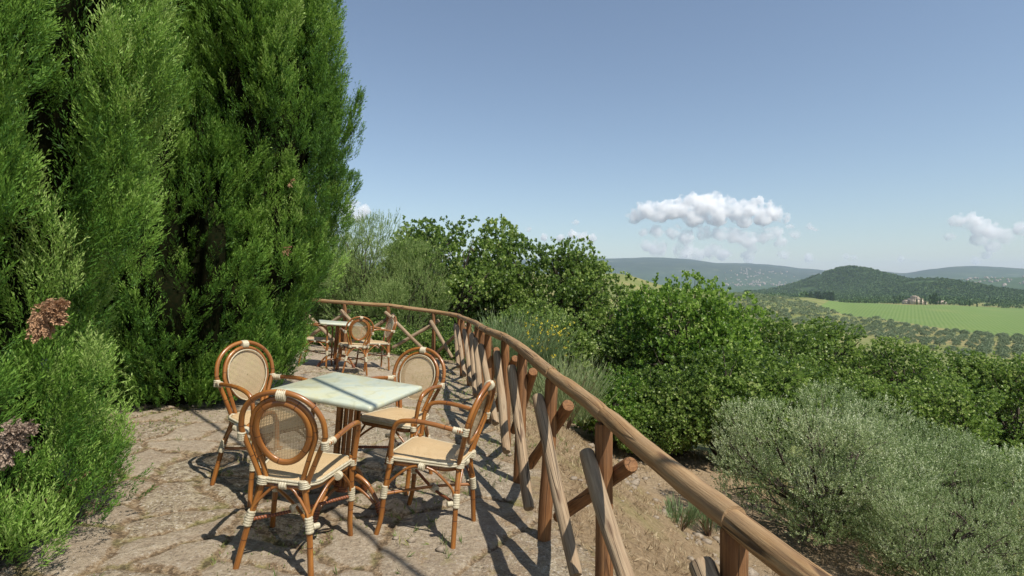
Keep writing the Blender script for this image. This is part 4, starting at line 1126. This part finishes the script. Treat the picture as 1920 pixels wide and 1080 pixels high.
for i, (x, y) in enumerate(near):
    if i < 3:
        o = empty('grove_olive', (x, y, fz(x, y))); mobj('crown', ol_far[i], M_grove, o); mobj('trunk', ol_tr, M_bark, o); protos = (protos + [o]) if i else [o]
    else:
        o = copy_tree(protos[i % 3])
    o.location = (x, y, fz(x, y)); s = r_.uniform(.65, 1.15); o.scale = (s, s, s * r_.uniform(.85, 1.15)); o.rotation_euler[2] = r_.uniform(0, 6.28)
    tag(o, 'one of the rounded grey-green olives planted in rows on the valley slope', 'olive tree', 'olive grove rows in the valley')
def mass(name, pts, mesh_list, smin, smax, mat, label, cat, seed=1, sub=.45):
    """many crowns in one object; pts (n,3)"""
    r = np.random.default_rng(seed); V = []; T = []; 
    bases = []
    for me in mesh_list:
        co = np.empty(len(me.vertices) * 3, np.float32); me.vertices.foreach_get('co', co); co = co.reshape(-1, 3)
        lv = np.empty(len(me.vertices), np.float32); me.attributes['lv'].data.foreach_get('value', lv)
        bases.append((co, lv))
    for i, p in enumerate(pts):
        co, lv = bases[i % len(bases)]
        s = r.uniform(smin, smax); a = r.uniform(0, 6.28); c_, s_ = math.cos(a), math.sin(a)
        R3 = np.array([[c_, s_, 0], [-s_, c_, 0], [0, 0, 1]], np.float32)
        V.append((co @ R3) * (s * np.array([1, 1, r.uniform(.8, 1.2)], np.float32)) + p.astype(np.float32)); T.append(np.clip(lv + r.normal(0, .12), 0, 1))
    V = np.vstack(V); T = np.concatenate(T)
    o = mobj(name, raw_mesh(name, V, np.arange(len(V)).reshape(-1, 4), False, {'lv': ('FLOAT', T)}), mat)
    return tag(o, label, cat, None, 'stuff')
lo_tree = [blob_mesh('lowtree', 400 + i, H=3.8, W=4.8, leaves=80, leaf=.8) for i in range(3)]
P3 = np.stack([rest[:, 0], rest[:, 1], far_z(rest[:, 0], rest[:, 1])], 1)
if len(P3): mass('olive_grove', P3, lo_tree, .65, 1.1, M_grove, 'far part of the olive grove spreading in rows up the slope to the left of the vineyard', 'olive grove')
# woods behind the vineyard and over the round hill
def wood_pts(n, poly_px, d0, d1, seed, cond=None):
    r = np.random.default_rng(seed); px = r.uniform(poly_px[0], poly_px[1], n); d = np.sqrt(r.uniform(d0 ** 2, d1 ** 2, n))
    x = (px - 960) / FPX * d; y = d
    if cond is not None:
        k = cond(x, y, px, d); x, y = x[k], y[k]
    return np.stack([x, y, far_z(x, y) - .5], 1)
wm = [blob_mesh('w', 500 + i, H=8, W=9, leaves=26, leaf=2.6) for i in range(4)]
P3 = wood_pts(15000, (1395, 1990), 1000, 2450, 1, lambda x, y, px, d: (vnoise(x / 120, y / 120, 2, 3) > -.34) & ((d > 1150) | (px > 1600) & (vnoise(x / 60, y / 60, 8, 2) > .1)))
mass('hill_forest', P3, wm, .7, 1.25, M_wood, 'dense woods covering the round hill and the land behind the villa', 'forest', 2)
P3 = wood_pts(260, (1545, 1935), 860, 1000, 3, lambda x, y, px, d: (np.abs(px - 1718) > 26) & (vnoise(x / 30, y / 30, 8, 2) > -.1))
mass('hedge_trees', P3, wm, .5, .9, M_wood, 'hedge of dark trees along the far side of the vineyard', 'trees', 4)
# single dark trees beside the grove
def far_tree(px, d, H, kind, label, cat, group, sx=1.0, mesh=None):
    x, y = world_of(px, d); o = empty(kind, (x, y, fz(x, y) - .3)); tag(o, label, cat, group)
    mobj('crown', mesh or wm[0], M_wood, o); mobj('trunk', ol_tr, M_bark, o); s = H / 8.5; o.scale = (s * sx, s * sx, s); return o
for i, (px, d, H) in enumerate([(1403, 800, 9), (1448, 850, 8), (1466, 860, 9), (1508, 790, 9)]):
    far_tree(px, d, H, 'round_tree', ['small round tree on the grove skyline under the far town', 'round dark tree left of the lone one at the vineyard corner', 'round dark tree in the pair beyond the grove, right one of the pair', 'lone dark round tree at the top corner of the vineyard'][i], 'tree', 'single dark trees around the grove', 1.1, wm[i % 4])
conem = []
for sd in range(3):
    rg_ = np.random.default_rng(600 + sd); n = 220
    z = rg_.uniform(0, 1, n); a = rg_.uniform(0, 6.28, n); rad = .95 * np.minimum(1, (1 - z) * 2.2 + .05) * np.minimum(1, .55 + z * 3) * rg_.uniform(.7, 1, n)
    P0 = np.stack([rad * np.cos(a), rad * np.sin(a), z * 9.3 + .3], 1); Dn_ = np.stack([np.cos(a) * .3, np.sin(a) * .3, np.ones(n)], 1)
    conem.append(leaf_mesh('crown', leaf_arrays(P0, Dn_, .5, 3, .9, .2, .4, rg_, tint=np.clip(.35 + rg_.normal(0, .2, n), 0, 1))))
GC = 'slim cypresses around the villa'
for i, (px, d, H) in enumerate([(1676, 900, 12), (1682, 890, 11), (1687, 905, 13), (1693, 895, 12), (1719, 820, 9), (1727, 818, 10), (1735, 822, 9), (1744, 840, 14), (1750, 845, 16), (1755, 838, 17), (1762, 850, 10), (1818, 850, 9), (1832, 855, 8)]):
    lab = 'slim dark cypress in the group left of the villa' if i < 4 else ('slim cypress standing in front of the villa' if i < 7 else ('slim tall cypress in the group right of the villa' if i < 11 else 'slim cypress alone on the vineyard edge far right of the villa'))
    if i < 4: lab = ['leftmost slim cypress of the group left of the villa', 'second slim cypress of the group left of the villa', 'third slim cypress of the group left of the villa', 'slim cypress of the left group standing nearest the villa'][i]
    elif i < 7: lab = ['slim cypress in front of the villa, at its left half', 'slim cypress in front of the villa, at its middle', 'slim cypress in front of the villa, at its right corner'][i - 4]
    elif i < 11: lab = ['slim cypress just right of the villa, first of the right group', 'slim cypress second in the group right of the villa', 'tallest slim cypress, third in the group right of the villa', 'shortest slim cypress, last in the group right of the villa'][i - 7]
    else: lab = ['slim cypress alone on the vineyard edge far right of the villa', 'slim cypress on the vineyard edge, farthest right of all'][i - 11]
    x, y = world_of(px, d); o = empty('slim_cypress', (x, y, fz(x, y) - .3)); tag(o, lab, 'cypress tree', GC)
    mobj('crown', conem[i % 3], M_wood, o); mobj('trunk', ol_tr, M_bark, o); s = H / 10; o.scale = (s * 1.15, s * 1.15, s)
for i in range(14):
    px = 1513 + i * 3.8 + r_.uniform(-1, 1); d = 1150 + r_.uniform(-20, 20); x, y = world_of(px, d)
    o = empty('slim_cypress', (x, y, fz(x, y) - .3)); tag(o, 'dark conifer in the row on the rise below the round hill', 'cypress tree', 'row of dark conifers below the round hill')
    mobj('crown', conem[i % 3], M_wood, o); mobj('trunk', ol_tr, M_bark, o); s = r_.uniform(1.2, 1.9); o.scale = (s * 1.5, s * 1.5, s)
# ---- villa
M_wall = mat_flat('villa_wall', (.46, .36, .26), (.62, .51, .40), .35); M_roof = mat_flat('villa_roof', (.32, .24, .18), (.48, .38, .30), 1.2); M_win = mat_flat('dark_window', (.03, .03, .035), (.05, .05, .05))
def villa():
    x, y = world_of(1716, 845); z = fz(x, y) - 1
    root = empty('villa', (x, y, z)); root.rotation_euler[2] = math.radians(-14); root.scale = (.9, .9, .95)
    tag(root, 'pinkish stone villa with a raised central tower among cypresses beyond the vineyard', 'villa')
    m = MB(); m.box((0, 0, 5), (9, 6, 5)); m.box((-1, .5, 11.5), (4.2, 4, 1.6)); m.box((-13, 1, 3.2), (4.1, 4, 3.2)); m.box((12, -1, 2.6), (3.1, 4, 2.6))
    wl = m.build('wall', M_wall, root, False)
    def roof(c, hx, hy, z0, h):
        m = MB(); o = .5
        V = [(c[0] - hx - o, c[1] - hy - o, z0), (c[0] + hx + o, c[1] - hy - o, z0), (c[0] + hx + o, c[1] + hy + o, z0), (c[0] - hx - o, c[1] + hy + o, z0), (c[0] - hx * .45, c[1], z0 + h), (c[0] + hx * .45, c[1], z0 + h)]
        m.add(V, [[0, 1, 5, 4], [2, 3, 4, 5], [3, 2, 1, 0]], [[1, 2, 5], [3, 0, 4]]); return m.build('roof', M_roof, root, False)
    rf = roof((0, 0), 9, 6, 10.02, 1.6); roof((-1, .5), 4.2, 4, 13.12, 1.3); roof((-13, 1), 4.1, 4, 6.42, 1.3); roof((12, -1), 3.1, 4, 5.22, 1.2)
    m = MB(); m.box((5, 1, 12.2), (.5, .5, 1.2)); m.build('chimney', M_wall, rf, False)
    for zz in (2.2, 5.2, 8.0):
        for xx in (-6.8, -3.4, 0, 3.4, 6.8):
            m = MB(); m.box((xx, -6.02, zz), (.45, .08, .7)); m.build('window', M_win, root, False)
    for xx in (-2.5, .5):
        m = MB(); m.box((xx, -3.52, 11.6), (.5, .08, .7)); m.build('window', M_win, root, False)
    for xx in (-14.5, -11.5):
        m = MB(); m.box((xx, -3.02, 3.4), (.5, .08, .8)); m.build('window', M_win, root, False)
villa()
# ---- distant houses
M_hs = mat_flat('house_wall', (.36, .30, .25), (.50, .44, .38), .05); 
def house_mesh():
    m = MB(); m.box((0, 0, 4), (7, 5, 4)); return m.mesh('wall', False)
def hroof_mesh():
    m = MB(); m.add([(-7.6, -5.6, 8.02), (7.6, -5.6, 8.02), (7.6, 5.6, 8.02), (-7.6, 5.6, 8.02), (-7.6, 0, 10.6), (7.6, 0, 10.6)], [[0, 1, 5, 4], [2, 3, 4, 5], [3, 2, 1, 0]], [[1, 2, 5], [3, 0, 4]]); return m.mesh('roof', False)
hm, hr = house_mesh(), hroof_mesh(); hm.materials.append(M_hs); hr.materials.append(M_roof)
def house(px, d, s, lab, grp):
    x, y = world_of(px, d); o = empty('town_house', (x, y, fz(x, y) - 1.0)); o.rotation_euler[2] = r_.uniform(0, 3.1); o.scale = (s, s, s * r_.uniform(.8, 1.3)); tag(o, lab, 'house', grp)
    mobj('wall', hm, None, o); mobj('roof', hr, None, o)
for i in range(150):
    px = r_.gauss(1418, 34); px = min(max(px, 1340), 1500)
    house(px, r_.uniform(5000, 7000), r_.uniform(.6, 1.3), 'small pale house of the distant town at the foot of the left ridge', 'houses of the distant town')
for i in range(40):
    house(r_.uniform(1795, 1930), r_.uniform(3000, 3900), r_.uniform(.5, 1.1), 'pale house of the village on the low rise at the right edge', 'houses of the right-hand village')
for i, (px, d) in enumerate([(1762, 870), (1768, 880)]):
    house(px, d, .55, ['low pale outbuilding beside the tall cypresses right of the villa', 'small white shed last in line right of the villa'][i], None)

# ------------------------------------------------------------------ clouds
def ico_pts(n):
    i = np.arange(n) + .5; ph = np.arccos(1 - 2 * i / n); th = math.pi * (1 + 5 ** .5) * i
    return np.stack([np.cos(th) * np.sin(ph), np.sin(th) * np.sin(ph), np.cos(ph)], 1)
def cloud_volume_mat(name, dens, lo, hi, rate):
    m, t, out = new_mat(name); n = N(t)
    g = n('NewGeometry').outputs['Position']
    nz = n.noise(g, 1 / 420.0, 8, .62)
    d = n.math('MULTIPLY', n('MapRange', {'Value': nz, 'From Min': lo, 'From Max': hi}).outputs[0], dens)
    v = n('VolumePrincipled', {'Color': (1, 1, 1), 'Density': d, 'Anisotropy': .1})
    t.links.new(v.outputs[0], out.inputs['Volume']); m.cycles.volume_step_rate = rate; return m
CD = 21000.0
def cloud(lobes, mat, label, seed, depth=.6, flat=None):
    """lobes: (px, py, radius px) in the sky; turned into puffs of real depth 21 km away"""
    r = np.random.default_rng(seed); bm_parts = MB()
    k = CD / FPX
    c0 = np.array([np.mean([l[0] for l in lobes]), np.mean([l[1] for l in lobes])])
    org = np.array([(c0[0] - 960) * k, CD, CAMZ - (c0[1] - HORIZ) * k])
    import bmesh
    bm = bmesh.new()
    for px, py, rad in lobes:
        for j in range(1 + int(rad > 5) * 9):
            if j == 0: c = np.array([px, py]); rr_ = rad; dy = 0
            else:
                a = r.uniform(-.15, math.pi + .15); rr_ = rad * r.uniform(.22, .48); c = np.array([px + math.cos(a) * rad * .85, py - math.sin(a) * rad * .8]); dy = r.uniform(-1, .4) * rad * .7
            mt = Matrix.Translation(((c[0] - 960) * k - org[0], dy * k * depth, CAMZ - (c[1] - HORIZ) * k - org[2])) @ Matrix.Diagonal((rr_ * k, rr_ * k * 1.0, rr_ * k * .85, 1))
            bmesh.ops.create_icosphere(bm, subdivisions=3, radius=1, matrix=mt)
            if rr_ > 4 and j:
                for q in range(5):
                    a2 = r.uniform(-.3, math.pi + .3); r2 = rr_ * r.uniform(.28, .5); c2 = c + np.array([math.cos(a2), -math.sin(a2)]) * rr_ * .85
                    mt = Matrix.Translation(((c2[0] - 960) * k - org[0], (dy + r.uniform(-.6, .4) * rr_) * k * depth, CAMZ - (c2[1] - HORIZ) * k - org[2])) @ Matrix.Diagonal((r2 * k, r2 * k, r2 * k * .9, 1))
                    bmesh.ops.create_icosphere(bm, subdivisions=2, radius=1, matrix=mt)
    if flat:
        pl = CAMZ - (flat - HORIZ) * k - org[2]
        for v in bm.verts:
            if v.co.z < pl: v.co.z = pl + (v.co.z - pl) * .28
    me = bpy.data.meshes.new('cloud'); bm.to_mesh(me); bm.free(); me.materials.append(mat)
    o = link(bpy.data.objects.new('cloud', me)); o.location = org; tag(o, label, 'cloud', 'cumulus clouds')
    md = o.modifiers.new('r', 'REMESH'); md.mode = 'VOXEL'; md.voxel_size = 1.4 * k
    tx = bpy.data.textures.new('cl', 'CLOUDS'); tx.noise_scale = 9 * k; tx.noise_depth = 5
    d = o.modifiers.new('d', 'DISPLACE'); d.texture = tx; d.strength = 9 * k; d.mid_level = .55; d.texture_coords = 'LOCAL'
    return o
M_cl = cloud_volume_mat('cumulus_vapour', 1 / 80.0, .41, .66, .06); M_cl2 = cloud_volume_mat('thin_vapour', 1 / 170.0, .38, .66, .08)
cloud([(1190, 408, 15), (1214, 396, 19), (1235, 402, 20), (1258, 396, 20), (1282, 392, 22), (1306, 382, 20), (1325, 390, 24), (1341, 376, 17), (1362, 388, 19), (1385, 403, 20), (1345, 405, 24), (1300, 408, 22), (1405, 392, 18), (1418, 383, 15), (1432, 394, 18), (1455, 402, 15), (1470, 410, 11), (1430, 412, 16), (1395, 415, 16), (1480, 426, 7), (1520, 428, 9), (1530, 433, 7)], M_cl, 'big white cumulus with a flat grey base above the round hill', 1, flat=430)
cloud([(1230, 436, 13), (1263, 438, 14), (1285, 448, 15), (1205, 436, 10), (1215, 462, 13), (1233, 468, 18), (1284, 474, 20), (1306, 480, 14), (1335, 474, 15), (1355, 477, 15), (1400, 450, 19), (1375, 444, 16), (1430, 444, 16), (1320, 440, 15), (1350, 440, 15), (1403, 484, 13), (1412, 470, 11), (1469, 478, 11), (1517, 485, 10), (1462, 458, 12), (1490, 440, 10), (1455, 436, 12)], M_cl2, 'thin hazy cloud puffs under the big cumulus', 2)
cloud([(640, 392, 12), (662, 392, 15), (682, 396, 13), (672, 408, 14), (650, 412, 12)], M_cl, 'pinkish white cloud peeping out beside the cypress, above the tall olive', 3)
cloud([(1078, 418, 6), (1072, 440, 9), (1095, 446, 12), (1110, 448, 10), (1050, 448, 8), (1020, 446, 8), (990, 430, 6)], M_cl, 'small broken cloud over the oaks, left of the big cumulus', 4)
cloud([(1795, 415, 14), (1820, 418, 18), (1840, 428, 18), (1862, 436, 18), (1885, 445, 15), (1918, 430, 16), (1835, 450, 15), (1860, 462, 14), (1848, 480, 9), (1830, 490, 9), (1780, 445, 9)], M_cl2, 'faint cloud bank at the right edge of the sky', 5)
cloud([(1585, 480, 7), (1600, 482, 6)], M_cl2, 'tiny faint cloud just above the round hill', 6)
cloud([(1690, 485, 7), (1703, 487, 5)], M_cl2, 'tiny faint cloud right of the round hill', 7)

# ------------------------------------------------------------------ haze
hz_top = max(float(TZ.max()), 12.0) + 30
zlo = min(float(TZ.min()), float(GZ.min())) - 1.5
m = MB(); m.box((1500, 6300, (hz_top + zlo) / 2), (13500, 6500, (hz_top - zlo) / 2))
mh, t, out = new_mat('valley_haze'); n = N(t)
v = n('VolumePrincipled', {'Color': (.66, .78, 1.0), 'Density': 0.00006, 'Anisotropy': 0.0}); t.links.new(v.outputs[0], out.inputs['Volume'])
tag(m.build('haze', mh, None, False), 'pale blue haze lying over the valley', 'haze', None, 'stuff')
